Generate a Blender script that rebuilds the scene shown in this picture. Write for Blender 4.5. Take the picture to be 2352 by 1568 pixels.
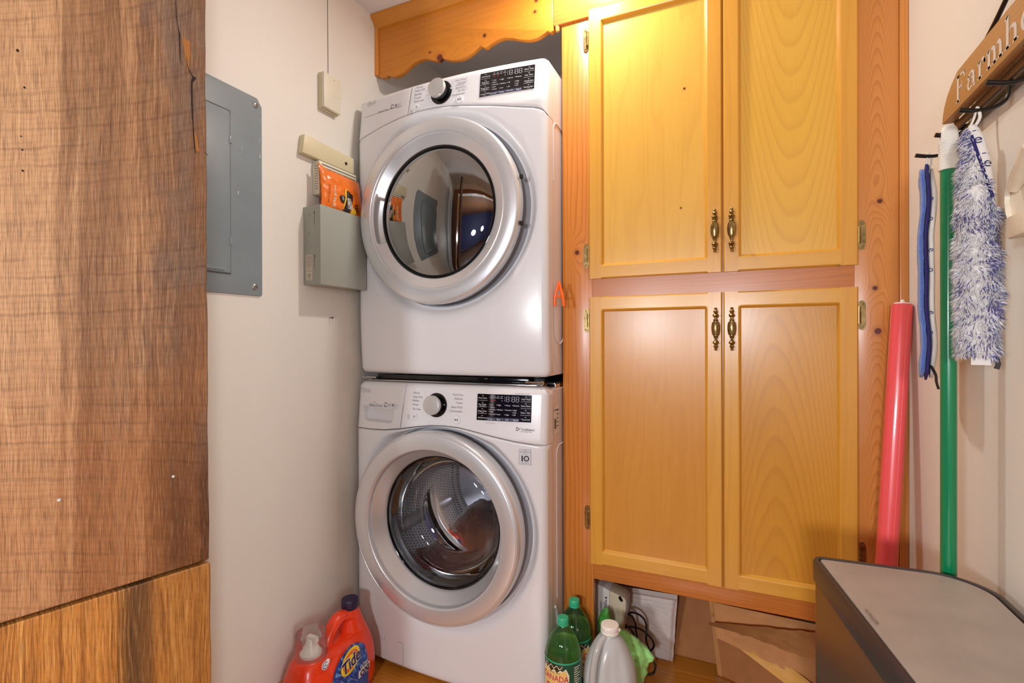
import bpy, bmesh, math, random
import numpy as np
from mathutils import Vector, Matrix, noise as mnoise

random.seed(7)
for o in list(bpy.data.objects):
    bpy.data.objects.remove(o)
SC = bpy.context.scene
COL = SC.collection

# ------------------------------------------------------------------ camera
CAM_H = 1.085
F, TH, PH, RO = 1156.5, .4241, -.0041, -.0039
_r = Vector((math.cos(TH), math.sin(TH), 0)); _f = Vector((-math.sin(TH), math.cos(TH), 0)); _u = Vector((0, 0, 1))
FW = _f * math.cos(PH) + _u * math.sin(PH)
UP = _u * math.cos(PH) - _f * math.sin(PH)
RT2 = _r * math.cos(RO) + UP * math.sin(RO)
UP2 = UP * math.cos(RO) - _r * math.sin(RO)
EYE = Vector((0, 0, CAM_H))
cd = bpy.data.cameras.new('camera'); cam = bpy.data.objects.new('camera', cd); COL.objects.link(cam)
cd.sensor_width = 36; cd.sensor_fit = 'HORIZONTAL'; cd.lens = F / 2352 * 36; cd.clip_start = .02
M = Matrix.Identity(4)
for i in range(3):
    M[i][0] = RT2[i]; M[i][1] = UP2[i]; M[i][2] = -FW[i]; M[i][3] = EYE[i]
cam.matrix_world = M
SC.camera = cam

# ------------------------------------------------------------------ world, lamps, exposure
W = bpy.data.worlds.new('world'); SC.world = W; W.use_nodes = True
W.node_tree.nodes['Background'].inputs[0].default_value = (.8, .87, 1, 1)
W.node_tree.nodes['Background'].inputs[1].default_value = .35
SC.view_settings.view_transform = 'Standard'; SC.view_settings.look = 'None'
SC.view_settings.gamma = 1; SC.view_settings.use_curve_mapping = False
SC.view_settings.exposure = 0.2

LAMP = Vector((-.425, 1.335, 2.2))
def lamp(name, kind, loc, power, col, size=.05, size_y=None, aim=None):
    l = bpy.data.lights.new(name, kind); o = bpy.data.objects.new(name, l); COL.objects.link(o)
    o.location = loc; l.energy = power; l.color = col
    if kind == 'POINT': l.shadow_soft_size = size
    if kind == 'AREA':
        l.shape = 'RECTANGLE'; l.size = size; l.size_y = size_y or size
    if aim is not None:
        o.rotation_euler = (Vector(aim) - Vector(loc)).to_track_quat('-Z', 'Y').to_euler()
    return o
LB = lamp('laundry_ceiling_bulb', 'AREA', (LAMP.x, LAMP.y, 2.232), 6, (1, .96, .9), .075, .075, (LAMP.x, LAMP.y, 0)); LB.data.shape = 'DISK'
lamp('kitchen_window', 'AREA', (2.36, -1.62, 1.5), 74, (.92, .96, 1), .7, .9, (-.7, 1.3, 1.1))
for px in (-.7, -.05):
    lamp('added_kitchen_fill', 'POINT', (px, -1.45, 1.22), 78, (.93, .96, 1), .11)  # unseen fill bulbs, added to brighten machines and low objects from the front

# ------------------------------------------------------------------ geometry helpers
def ray(u, v):
    x, y = u - 1176, v - 784
    return FW + RT2 * (x / F) - UP2 * (y / F)
def at(u, v, x=None, y=None, z=None):
    """the point seen at photo position (u, v) on the real plane x=, y= or z="""
    d = ray(u, v)
    if x is not None: k = x / d.x
    elif y is not None: k = y / d.y
    else: k = (z - CAM_H) / d.z
    return EYE + d * k

def lin(c):
    return tuple(((v / 255) / 12.92 if v / 255 <= .04045 else ((v / 255 + .055) / 1.055) ** 2.4) for v in c)

class MB:
    def __init__(s): s.v = []; s.f = []
    def add(s, vs, fs):
        n = len(s.v); s.v += [tuple(p) for p in vs]; s.f += [tuple(i + n for i in f) for f in fs]; return s
    def box(s, x0, x1, y0, y1, z0, z1):
        return s.add([(x, y, z) for z in (z0, z1) for y in (y0, y1) for x in (x0, x1)],
                     [(0, 2, 3, 1), (4, 5, 7, 6), (0, 1, 5, 4), (2, 6, 7, 3), (0, 4, 6, 2), (1, 3, 7, 5)])
    def prism(s, pts, a0, a1, fn):
        """extrude a 2-D polygon; fn(p, q, a) -> xyz"""
        n = len(pts)
        vs = [fn(p, q, a0) for p, q in pts] + [fn(p, q, a1) for p, q in pts]
        fs = [tuple(range(n))[::-1], tuple(range(n, 2 * n))] + [(i, (i + 1) % n, n + (i + 1) % n, n + i) for i in range(n)]
        return s.add(vs, fs)
    def lathe(s, prof, c, axis='Z', n=40, sx=1, sy=1):
        c = Vector(c); vs = []; fs = []; m = len(prof)
        for i in range(n):
            a = 2 * math.pi * i / n; ca, sa = math.cos(a) * sx, math.sin(a) * sy
            for r, h in prof:
                if axis == 'Z': p = (r * ca, r * sa, h)
                elif axis == 'Y': p = (r * ca, h, r * sa)
                else: p = (h, r * ca, r * sa)
                vs.append(c + Vector(p))
        for i in range(n):
            j = (i + 1) % n
            for k in range(m - 1):
                fs.append((i * m + k, j * m + k, j * m + k + 1, i * m + k + 1))
        return s.add(vs, fs)
    def tube(s, path, r, n=10, caps=True, flat=1):
        P = [Vector(p) for p in path]; m = len(P)
        rs = r if isinstance(r, (list, tuple)) else [r] * m
        vs = []; t0 = None; nrm = None
        for i, p in enumerate(P):
            t = (P[min(i + 1, m - 1)] - P[max(i - 1, 0)]).normalized()
            if nrm is None:
                a = Vector((0, 0, 1)) if abs(t.z) < .9 else Vector((1, 0, 0))
                nrm = t.cross(a).normalized()
            else:
                nrm = (nrm - t * nrm.dot(t)).normalized()
            b = t.cross(nrm)
            for k in range(n):
                a = 2 * math.pi * k / n
                vs.append(p + (nrm * math.cos(a) + b * math.sin(a) * flat) * rs[i])
        fs = [(i * n + k, i * n + (k + 1) % n, (i + 1) * n + (k + 1) % n, (i + 1) * n + k) for i in range(m - 1) for k in range(n)]
        if caps: fs += [tuple(range(n))[::-1], tuple(range((m - 1) * n, m * n))]
        return s.add(vs, fs)
    def grid(s, rows, close=False):
        ny, nx = len(rows), len(rows[0]); vs = [p for r_ in rows for p in r_]; fs = []
        for j in range(ny - 1):
            for i in range(nx - (0 if close else 1)):
                k = (i + 1) % nx
                fs.append((j * nx + i, j * nx + k, (j + 1) * nx + k, (j + 1) * nx + i))
        return s.add(vs, fs)
    def loft(s, secs, caps=True):
        n = len(secs[0]); b = len(s.v); s.grid(secs, True)
        if caps:
            s.f.append(tuple(range(b, b + n))[::-1]); s.f.append(tuple(range(b + n * (len(secs) - 1), b + n * len(secs))))
        return s
    def build(s, name, mat, parent=None, angle=35, bevel=0, seg=2, kind=None, mods=None, flip=False):
        me = bpy.data.meshes.new(name)
        off = parent['_o'] if parent is not None and '_o' in parent else (0, 0, 0)
        ox, oy, oz = off
        me.from_pydata([(x - ox, y - oy, z - oz) for x, y, z in s.v], [], s.f)
        bm = bmesh.new(); bm.from_mesh(me)
        bmesh.ops.recalc_face_normals(bm, faces=bm.faces)
        if flip: bmesh.ops.reverse_faces(bm, faces=bm.faces)
        if bevel:
            ed = [e for e in bm.edges if len(e.link_faces) == 2 and e.calc_face_angle(0) > .6]
            bmesh.ops.bevel(bm, geom=ed, offset=bevel, segments=seg, affect='EDGES', profile=.5, clamp_overlap=True)
        bm.to_mesh(me); bm.free()
        me.shade_smooth(); me.set_sharp_from_angle(angle=math.radians(angle))
        me.materials.append(mat)
        o = bpy.data.objects.new(name, me); COL.objects.link(o)
        if parent is not None:
            o.parent = parent; o['_o'] = off
        if kind: o['kind'] = kind
        return o

def thing(name, label, cat, loc, group=None):
    o = bpy.data.objects.new(name, None); COL.objects.link(o); o.location = loc; o['_o'] = tuple(loc)
    o.empty_display_size = .05
    o['label'] = label; o['category'] = cat
    if group: o['group'] = group
    return o
def struct(o): o['kind'] = 'structure'; return o

def smooth(t): t = min(1, max(0, t)); return t * t * (3 - 2 * t)
def catmull(pts, n=8):
    P = [Vector(p) for p in pts]; out = []
    for i in range(len(P) - 1):
        a, b, c, d = P[max(i - 1, 0)], P[i], P[i + 1], P[min(i + 2, len(P) - 1)]
        for k in range(n):
            t = k / n
            out.append(.5 * ((2 * b) + (c - a) * t + (2 * a - 5 * b + 4 * c - d) * t * t + (3 * b - a - 3 * c + d) * t ** 3))
    out.append(P[-1]); return out

_tc = {}
def text_geo(s, shear=0, bold=0, res=3):
    key = (s, shear, bold)
    if key in _tc: return _tc[key]
    cu = bpy.data.curves.new('t', 'FONT'); cu.body = s; cu.size = 1; cu.shear = shear; cu.offset = bold; cu.resolution_u = res
    o = bpy.data.objects.new('t', cu); COL.objects.link(o)
    dg = bpy.context.evaluated_depsgraph_get(); e = o.evaluated_get(dg); me = e.to_mesh()
    vs = [(v.co.x, v.co.y) for v in me.vertices]; fs = [tuple(p.vertices) for p in me.polygons]
    e.to_mesh_clear(); bpy.data.objects.remove(o); bpy.data.curves.remove(cu)
    _tc[key] = (vs, fs); return vs, fs

class Print:
    """flat print: text, bars, rings in 2-D (p, q), laid on a surface by fn(p, q)"""
    def __init__(s, fn): s.fn = fn; s.m = MB()
    def text(s, t, p, q, h, w=None, align='c', shear=0, bold=0, rot=0, xs=1):
        vs, fs = text_geo(t, shear, bold)
        if not vs: return s
        xs_ = [a for a, b in vs]; x0, x1 = min(xs_), max(xs_)
        ks = h / .73; kx = ks * xs
        if w: kx = w / (x1 - x0)
        ox = {'l': x0, 'c': (x0 + x1) / 2, 'r': x1}[align]
        ca, sa = math.cos(rot), math.sin(rot)
        out = []
        for a, b in vs:
            X, Y = (a - ox) * kx, (b - .365) * ks
            out.append(s.fn(p + X * ca - Y * sa, q + X * sa + Y * ca))
        s.m.add(out, fs); return s
    def rect(s, p0, p1, q0, q1, n=1):
        n = max(1, n); rows = [[s.fn(p0 + (p1 - p0) * i / n, q) for i in range(n + 1)] for q in (q0, q1)]
        s.m.grid(rows); return s
    def poly(s, pts): s.m.add([s.fn(*p) for p in pts], [tuple(range(len(pts)))]); return s
    def ring(s, p, q, r0, r1, a0=0, a1=360, n=28, sy=1):
        A = [math.radians(a0 + (a1 - a0) * i / n) for i in range(n + 1)]
        s.m.grid([[s.fn(p + r * math.cos(a), q + r * sy * math.sin(a)) for a in A] for r in (r0, r1)]); return s
    def disc(s, p, q, r, n=24, sy=1):
        return s.poly([(p + r * math.cos(2 * math.pi * i / n), q + r * sy * math.sin(2 * math.pi * i / n)) for i in range(n)])
    def build(s, name, mat, parent, **k): return s.m.build(name, mat, parent, **k)

def fan(Pn, pts, n=6):
    cx_ = sum(p for p, q in pts) / len(pts); cz_ = sum(q for p, q in pts) / len(pts)
    rows = [[Pn.fn(cx_ + (p - cx_) * k / n, cz_ + (q - cz_) * k / n) for p, q in pts + pts[:1]] for k in range(n + 1)]
    Pn.m.grid(rows); return Pn
def edge_split(pts, k=8):
    return [(a[0] + (b[0] - a[0]) * i / k, a[1] + (b[1] - a[1]) * i / k) for a, b in zip(pts, pts[1:] + pts[:1]) for i in range(k)]

# ------------------------------------------------------------------ materials
MT = {}
def new_mat(name):
    m = bpy.data.materials.new(name); m.use_nodes = True; nt = m.node_tree
    return m, nt, nt.nodes['Principled BSDF']
def mat(name, rgb, rough=.5, metal=0, spec=.5, coat=0, bump=0, bscale=200, var=0, vscale=6, coat_r=.05, sheen=0, emit=0, aniso=0):
    if name in MT: return MT[name]
    m, nt, b = new_mat(name); N, L = nt.nodes, nt.links
    c = lin(rgb); b.inputs['Base Color'].default_value = (*c, 1)
    b.inputs['Roughness'].default_value = rough; b.inputs['Metallic'].default_value = metal
    b.inputs['Specular IOR Level'].default_value = spec
    b.inputs['Coat Weight'].default_value = coat; b.inputs['Coat Roughness'].default_value = coat_r
    b.inputs['Sheen Weight'].default_value = sheen
    b.inputs['Anisotropic'].default_value = aniso
    if emit:
        b.inputs['Emission Color'].default_value = (*c, 1); b.inputs['Emission Strength'].default_value = emit
    tc = N.new('ShaderNodeTexCoord')
    if var:
        n = N.new('ShaderNodeTexNoise'); n.inputs['Scale'].default_value = vscale; n.inputs['Detail'].default_value = 5
        L.new(tc.outputs['Object'], n.inputs['Vector'])
        r = N.new('ShaderNodeValToRGB'); r.color_ramp.elements[0].position = .3; r.color_ramp.elements[1].position = .7
        r.color_ramp.elements[0].color = (*[x * (1 - var) for x in c], 1); r.color_ramp.elements[1].color = (*[min(1, x * (1 + var * .6)) for x in c], 1)
        L.new(n.outputs['Fac'], r.inputs['Fac']); L.new(r.outputs['Color'], b.inputs['Base Color'])
    if bump:
        n = N.new('ShaderNodeTexNoise'); n.inputs['Scale'].default_value = bscale; n.inputs['Detail'].default_value = 4
        L.new(tc.outputs['Object'], n.inputs['Vector'])
        bp = N.new('ShaderNodeBump'); bp.inputs['Strength'].default_value = bump; bp.inputs['Distance'].default_value = .002
        L.new(n.outputs['Fac'], bp.inputs['Height']); L.new(bp.outputs['Normal'], b.inputs['Normal'])
    MT[name] = m; return m

class NT:
    """tiny node-graph writer: every method returns an output socket"""
    def __init__(s, nt): s.nt = nt; s.N = nt.nodes; s.L = nt.links
    def _set(s, inp, v):
        if hasattr(v, 'is_linked') or isinstance(v, bpy.types.NodeSocket): s.L.new(v, inp)
        else: inp.default_value = v
    def m(s, op, a, b=0.0, c=None, clamp=False):
        n = s.N.new('ShaderNodeMath'); n.operation = op; n.use_clamp = clamp
        s._set(n.inputs[0], a); s._set(n.inputs[1], b)
        if c is not None: s._set(n.inputs[2], c)
        return n.outputs[0]
    def obj(s):
        t = s.N.new('ShaderNodeTexCoord'); x = s.N.new('ShaderNodeSeparateXYZ'); s.L.new(t.outputs['Object'], x.inputs[0]); return x.outputs[0], x.outputs[1], x.outputs[2]
    def vec(s, x, y, z):
        n = s.N.new('ShaderNodeCombineXYZ'); [s._set(n.inputs[i], v) for i, v in enumerate((x, y, z))]; return n.outputs[0]
    def noise(s, vec, scale, detail=3, rough=.5, dist=0):
        n = s.N.new('ShaderNodeTexNoise'); s.L.new(vec, n.inputs['Vector']); n.inputs['Scale'].default_value = scale
        n.inputs['Detail'].default_value = detail; n.inputs['Roughness'].default_value = rough; n.inputs['Distortion'].default_value = dist
        return n.outputs['Fac']
    def ramp(s, fac, stops, interp='LINEAR'):
        n = s.N.new('ShaderNodeValToRGB'); n.color_ramp.interpolation = interp; e = n.color_ramp.elements
        while len(e) < len(stops): e.new(.5)
        for el, (p, c) in zip(e, stops):
            el.position = p; el.color = (*(c if len(c) == 3 else c[:3]), 1)
        s._set(n.inputs['Fac'], fac); return n.outputs['Color']
    def mix(s, fac, a, b, mode='MIX'):
        n = s.N.new('ShaderNodeMix'); n.data_type = 'RGBA'; n.blend_type = mode
        s._set(n.inputs[0], fac)
        for i, v in ((6, a), (7, b)):
            if isinstance(v, tuple): n.inputs[i].default_value = (*v[:3], 1)
            else: s._set(n.inputs[i], v)
        return n.outputs[2]
    def rng(s, v, a, b, c=0.0, d=1.0):
        n = s.N.new('ShaderNodeMapRange'); n.interpolation_type = 'SMOOTHSTEP'
        s._set(n.inputs[0], v)
        for i, q in enumerate((a, b, c, d)): n.inputs[i + 1].default_value = q
        return n.outputs[0]
    def bump(s, h, strength, dist=.001):
        n = s.N.new('ShaderNodeBump'); n.inputs['Strength'].default_value = strength; n.inputs['Distance'].default_value = dist
        s._set(n.inputs['Height'], h); return n.outputs['Normal']

def wood(name, light, dark, along='Z', face='X', freq=70, warp=1.2, rough=.32, coat=.35, contrast=1.0, cath=None, knots=(), streak=.35, blotch=.25, seedoff=0.0, rand=True):
    """varnished wood. along: grain axis; face: the axis across the grain. cath=(centre across, curvature, rise) draws cathedral arches.
    knots: (across, along, radius) in the object's own coordinates"""
    m, nt, b = new_mat(name); g = NT(nt)
    ax = dict(zip('XYZ', g.obj()))
    third = [k for k in 'XYZ' if k not in (along, face)][0]
    A, C, T = ax[along], ax[face], ax[third]
    if rand:
        oi = g.N.new('ShaderNodeObjectInfo'); off = g.m('MULTIPLY', oi.outputs['Random'], 3.0)
        An = g.m('ADD', A, off); 
    else: An = g.m('ADD', A, seedoff)
    Ct = g.m('ADD', C, T)
    stretched = g.vec(Ct, g.m('MULTIPLY', An, .07), g.m('MULTIPLY', T, .3))
    big = g.noise(stretched, 9, 2)
    w2 = g.noise(g.vec(Ct, g.m('MULTIPLY', An, .25), 0.0), 14, 2)
    base = g.m('MULTIPLY', Ct, freq)
    if cath:
        c0, curv, rise = cath
        d = g.m('SUBTRACT', C, c0); d2 = g.m('MULTIPLY', g.m('MULTIPLY', d, d), curv)
        base = g.m('ADD', d2, g.m('MULTIPLY', A, rise))
    for kx, ky, kr in knots:
        dx = g.m('SUBTRACT', C, kx); dy = g.m('MULTIPLY', g.m('SUBTRACT', A, ky), .45)
        q = g.m('SQRT', g.m('ADD', g.m('MULTIPLY', dx, dx), g.m('MULTIPLY', dy, dy)))
        base = g.m('ADD', base, g.m('MULTIPLY', g.rng(q, kr * 5, 0), 2.2))
    val = g.m('ADD', base, g.m('MULTIPLY', big, warp * 6)); val = g.m('ADD', val, g.m('MULTIPLY', w2, warp * 1.2))
    fr = g.m('FRACT', val)
    l, dk = lin(light), lin(dark); mid = tuple(a * .55 + c * .45 for a, c in zip(l, dk))
    late = g.ramp(fr, [(0, (0, 0, 0)), (.55, (.22,) * 3), (.86, (1, 1, 1)), (.95, (.5,) * 3), (1, (0, 0, 0))])
    fine = g.noise(g.vec(g.m('MULTIPLY', Ct, 420), g.m('MULTIPLY', An, 9), T), 1.0, 3)
    blot = g.noise(g.vec(g.m('MULTIPLY', Ct, 5), g.m('MULTIPLY', An, 1.6), T), 1.0, 3)
    col = g.mix(g.m('MULTIPLY', late, .75 * contrast, clamp=True), l, dk)
    col = g.mix(g.m('MULTIPLY', g.rng(fine, .35, .75), streak), col, mid)
    col = g.mix(g.m('MULTIPLY', g.rng(blot, .4, .75), blotch), col, mid)
    for kx, ky, kr in knots:
        dx = g.m('SUBTRACT', C, kx); dy = g.m('SUBTRACT', A, ky)
        q = g.m('SQRT', g.m('ADD', g.m('MULTIPLY', dx, dx), g.m('MULTIPLY', dy, dy)))
        q = g.m('ADD', q, g.m('MULTIPLY', g.m('SUBTRACT', fine, .5), kr * .35))
        col = g.mix(g.m('MULTIPLY', g.rng(q, kr * 2.6, kr * .9), .45), col, dk)
        col = g.mix(g.rng(q, kr * 1.1, kr * .75), col, lin((92, 32, 14)))
    g.L.new(col, b.inputs['Base Color'])
    b.inputs['Roughness'].default_value = rough; b.inputs['Coat Weight'].default_value = coat; b.inputs['Coat Roughness'].default_value = .22
    b.inputs['Specular IOR Level'].default_value = .4
    g.L.new(g.bump(g.m('ADD', g.m('MULTIPLY', fr, .25), fine), .05), b.inputs['Normal'])
    MT[name] = m; return m

def thin_glass(name, tint=(1, 1, 1), rough=.0, ior=1.45, gain=1.0, haze=0.0, hazecol=(.8, .8, .8)):
    m = bpy.data.materials.new(name); m.use_nodes = True; nt = m.node_tree; g = NT(nt)
    nt.nodes.remove(nt.nodes['Principled BSDF'])
    out = nt.nodes['Material Output']
    t = g.N.new('ShaderNodeBsdfTransparent'); t.inputs[0].default_value = (*tint, 1)
    gl = g.N.new('ShaderNodeBsdfGlossy'); gl.inputs['Roughness'].default_value = rough
    fr = g.N.new('ShaderNodeFresnel'); fr.inputs[0].default_value = ior
    mx = g.N.new('ShaderNodeMixShader')
    g.L.new(g.m('MULTIPLY', fr.outputs[0], gain, clamp=True), mx.inputs[0]); g.L.new(t.outputs[0], mx.inputs[1]); g.L.new(gl.outputs[0], mx.inputs[2])
    res = mx.outputs[0]
    if haze:
        d = g.N.new('ShaderNodeBsdfDiffuse'); d.inputs[0].default_value = (*hazecol, 1)
        tr = g.N.new('ShaderNodeBsdfTranslucent'); tr.inputs[0].default_value = (*hazecol, 1)
        dd = g.N.new('ShaderNodeMixShader'); dd.inputs[0].default_value = .45; g.L.new(d.outputs[0], dd.inputs[1]); g.L.new(tr.outputs[0], dd.inputs[2])
        m2 = g.N.new('ShaderNodeMixShader'); m2.inputs[0].default_value = haze; g.L.new(t.outputs[0], m2.inputs[1]); g.L.new(dd.outputs[0], m2.inputs[2])
        m3 = g.N.new('ShaderNodeMixShader'); g.L.new(g.m('MULTIPLY', fr.outputs[0], gain, clamp=True), m3.inputs[0]); g.L.new(m2.outputs[0], m3.inputs[1]); g.L.new(gl.outputs[0], m3.inputs[2])
        res = m3.outputs[0]
    g.L.new(res, out.inputs[0]); MT[name] = m; return m

def barn(name, golden=False):
    """weathered sawn board in its own coordinates: Y runs from 0 at the free edge to minus, Z up"""
    m, nt, b = new_mat(name); g = NT(nt); X, Y, Z = g.obj()
    S = g.m('MULTIPLY', Y, -1.0)
    wob = g.noise(g.vec(g.m('MULTIPLY', S, 7), g.m('MULTIPLY', Z, 2.2), 0.0), 1.0, 3)
    wob2 = g.noise(g.vec(g.m('MULTIPLY', S, 26), g.m('MULTIPLY', Z, 26), 5.0), 1.0, 2)
    Sw = g.m('ADD', S, g.m('MULTIPLY', g.m('SUBTRACT', wob, .5), .05))
    k1 = g.noise(g.vec(g.m('MULTIPLY', Sw, 60), g.m('MULTIPLY', Z, 1.6), 1.0), 1.0, 3, .6)
    k2 = g.noise(g.vec(g.m('MULTIPLY', Sw, 260), g.m('MULTIPLY', Z, 4.5), 2.0), 1.0, 4, .65)
    k3 = g.noise(g.vec(g.m('MULTIPLY', S, 900), g.m('MULTIPLY', Z, 26), 3.0), 1.0, 3, .6)
    tone = g.noise(g.vec(g.m('MULTIPLY', S, 11), g.m('MULTIPLY', Z, 4.0), 7.0), 1.0, 4, .6)
    d = g.m('SUBTRACT', S, .095)
    ring = g.m('FRACT', g.m('ADD', g.m('ADD', g.m('MULTIPLY', g.m('MULTIPLY', d, d), 900), g.m('MULTIPLY', Z, 5.5)), g.m('ADD', g.m('MULTIPLY', k1, 2.2), g.m('MULTIPLY', tone, 2.0))))
    ring = g.ramp(ring, [(0, (0, 0, 0)), (.6, (.3,) * 3), (.9, (1, 1, 1)), (1, (0, 0, 0))])
    if golden: lt, md, dk = lin((216, 156, 80)), lin((190, 122, 54)), lin((124, 74, 30))
    else: lt, md, dk = lin((206, 160, 116)), lin((166, 118, 78)), lin((104, 68, 42))
    st = g.m('ADD', g.m('MULTIPLY', k1, .4), g.m('MULTIPLY', k2, .6))
    col = g.ramp(st, [(.36, dk), (.5, md), (.62, lt)])
    col = g.mix(g.m('MULTIPLY', ring, .28), col, dk)
    Sn = g.m('ADD', S, g.m('MULTIPLY', g.m('SUBTRACT', k1, .5), .06))
    if not golden:
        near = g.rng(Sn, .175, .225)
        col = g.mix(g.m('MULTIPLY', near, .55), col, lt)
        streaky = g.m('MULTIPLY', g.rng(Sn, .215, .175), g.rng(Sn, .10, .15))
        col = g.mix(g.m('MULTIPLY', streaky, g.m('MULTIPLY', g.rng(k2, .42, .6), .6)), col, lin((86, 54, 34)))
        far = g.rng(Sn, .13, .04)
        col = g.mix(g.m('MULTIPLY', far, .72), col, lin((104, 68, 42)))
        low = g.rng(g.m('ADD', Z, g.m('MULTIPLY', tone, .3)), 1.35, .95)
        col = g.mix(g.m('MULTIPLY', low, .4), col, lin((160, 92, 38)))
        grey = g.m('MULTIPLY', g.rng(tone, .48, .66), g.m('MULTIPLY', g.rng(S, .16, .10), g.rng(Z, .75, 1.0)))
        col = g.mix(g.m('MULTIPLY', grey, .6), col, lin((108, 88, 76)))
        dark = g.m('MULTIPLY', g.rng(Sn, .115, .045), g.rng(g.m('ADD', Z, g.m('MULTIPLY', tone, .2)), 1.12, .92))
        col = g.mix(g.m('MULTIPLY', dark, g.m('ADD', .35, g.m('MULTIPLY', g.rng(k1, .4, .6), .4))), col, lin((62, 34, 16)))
    else:
        q = g.m('ABSOLUTE', g.m('SUBTRACT', g.m('ADD', S, g.m('MULTIPLY', g.m('SUBTRACT', k2, .5), .06)), .112))
        col = g.mix(g.m('MULTIPLY', g.rng(q, .04, .006), .75), col, lin((48, 38, 28)))
        col = g.mix(g.m('MULTIPLY', g.rng(Sn, .10, .06), .4), col, lin((124, 82, 34)))
    # sawmill marks: fine dark lines across the grain, coming and going
    sk = g.m('MULTIPLY', g.m('SUBTRACT', .14, S), g.m('MULTIPLY', g.m('SUBTRACT', 1.05, Z), 1.2))
    ph = g.m('ADD', g.m('MULTIPLY', g.m('ADD', Z, sk), 205), g.m('MULTIPLY', wob2, 3.0))
    saw = g.rng(g.m('SINE', ph), .75, 1.0)
    ph2 = g.m('ADD', g.m('MULTIPLY', g.m('ADD', Z, sk), 640), g.m('MULTIPLY', wob2, 7.0))
    saw2 = g.rng(g.m('SINE', ph2), .1, 1.0)
    pres = g.m('MULTIPLY', g.rng(tone, .3, .55), g.rng(wob2, .25, .6))
    sm = g.m('MULTIPLY', g.m('ADD', g.m('MULTIPLY', saw, .32), g.m('MULTIPLY', saw2, .18)), g.m('ADD', .25, g.m('MULTIPLY', pres, .75)))
    if golden: sm = g.m('MULTIPLY', sm, .35)
    col = g.mix(sm, col, g.mix(.65, col, lin((66, 36, 18))))
    col = g.mix(g.m('MULTIPLY', g.rng(k3, .48, .62), .75), col, g.mix(.55, col, lin((50, 28, 16))))
    col = g.mix(g.m('MULTIPLY', g.rng(k3, .44, .28), .3), col, lin((204, 166, 126)))
    g.L.new(col, b.inputs['Base Color']); b.inputs['Roughness'].default_value = .45; b.inputs['Specular IOR Level'].default_value = .4
    h = g.m('ADD', g.m('MULTIPLY', k3, .7), g.m('MULTIPLY', k2, .8)); h = g.m('SUBTRACT', h, g.m('MULTIPLY', sm, .8))
    g.L.new(g.bump(h, .45, .0015), b.inputs['Normal']); return m

# ------------------------------------------------------------------ material set
WALL = mat('wall_paint', (232, 227, 218), rough=.55, spec=.35, bump=.12, bscale=260)
CEIL = mat('ceiling_paint', (226, 222, 220), rough=.7, spec=.2)
NAVY = mat('navy_wall_paint', (44, 46, 92), rough=.6)
DARKF = mat('dark_floor', (70, 48, 34), rough=.4)
MAPLE_V = wood('honey_maple', (218, 158, 60), (182, 114, 32), 'Z', 'X', freq=30, warp=.6, contrast=.28, streak=.4, blotch=.35)
MAPLE_H = wood('honey_maple_rail', (220, 162, 60), (184, 116, 32), 'X', 'Z', freq=26, warp=.6, contrast=.22, streak=.4, blotch=.3)
PINE_V = wood('orange_pine', (206, 128, 52), (158, 78, 26), 'Z', 'X', freq=75, warp=.8, contrast=.7, knots=[(-.456, 1.352, .0075)], rand=False)
PINE_C = wood('orange_pine_arched', (214, 142, 68), (170, 96, 42), 'Z', 'X', cath=(.31, 5200, 26), warp=.35, contrast=.75,
              knots=[(.315, 1.421, .006), (.305, 1.208, .006), (.311, 1.102, .008)], rand=False)
PINE_S = wood('pale_pine', (212, 140, 64), (176, 96, 36), 'Z', 'X', freq=130, warp=.6, contrast=.6)
PINE_H = wood('orange_pine_rail', (200, 122, 54), (156, 84, 38), 'X', 'Z', freq=95, warp=1.4, contrast=.5)
PINE_VAL = wood('valance_pine', (202, 124, 34), (160, 80, 18), 'X', 'Z', freq=40, warp=.8, contrast=.35, blotch=.3,
                knots=[(2.063, -.945, .012), (2.09, -.985, .004), (2.095, -.77, .006), (2.16, -.585, .006), (2.125, -.59, .005)], rand=False)
PINE_F = wood('floor_pine', (218, 144, 50), (172, 94, 26), 'X', 'Y', freq=55, warp=1.1, contrast=.5, rough=.28)
BRASS = mat('antique_brass', (158, 134, 88), rough=.3, metal=1, var=.4, vscale=90)
DARKM = mat('dark_gap', (26, 16, 12), rough=.8)

# ------------------------------------------------------------------ the room
CEILZ, XL, XR, YB = 2.271, -1.222, .372, 2.15
fl = struct(MB().box(-3, 2.4, -3.6, 2.3, -.06, -.012).build('floor', DARKF))
fl['_o'] = (0, 0, 0)
y = -.10
while y < YB:
    MB().box(XL, XR, y, min(y + .1385, YB), -.012, 0).build('plank', PINE_F, fl, bevel=.0012, seg=1)
    y += .14
struct(MB().box(XL - .1, XR + .1, -.13, 2.3, CEILZ, CEILZ + .08).build('ceiling', CEIL))
struct(MB().box(-3, 2.4, -3.6, -.13, CEILZ, CEILZ + .08).build('ceiling_kitchen', mat('dark_board_ceiling', (116, 76, 46), rough=.6)))
struct(MB().box(XL - .1, XL, -.0, YB + .1, 0, CEILZ).build('wall_left', WALL))
struct(MB().box(XR, XR + .1, -.0, YB + .1, 0, CEILZ).build('wall_right', WALL))
struct(MB().box(XL, XR, YB, YB + .1, 0, CEILZ).build('wall_back', WALL))
struct(MB().box(-3, -1.15, -.13, 0, 0, CEILZ).box(-1.15, XR, -.13, 0, 2.06, CEILZ).box(XR, 2.4, -.13, 0, 0, CEILZ).build('wall_front', WALL))
struct(MB().box(-3, 2.4, -3.7, -3.6, 0, CEILZ).build('wall_kitchen_back', NAVY))
struct(MB().box(-3.1, -3, -3.7, -.0, 0, CEILZ).build('wall_kitchen_left', NAVY))
struct(MB().box(2.4, 2.5, -3.7, -.0, 0, CEILZ).build('wall_kitchen_right', WALL))
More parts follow.
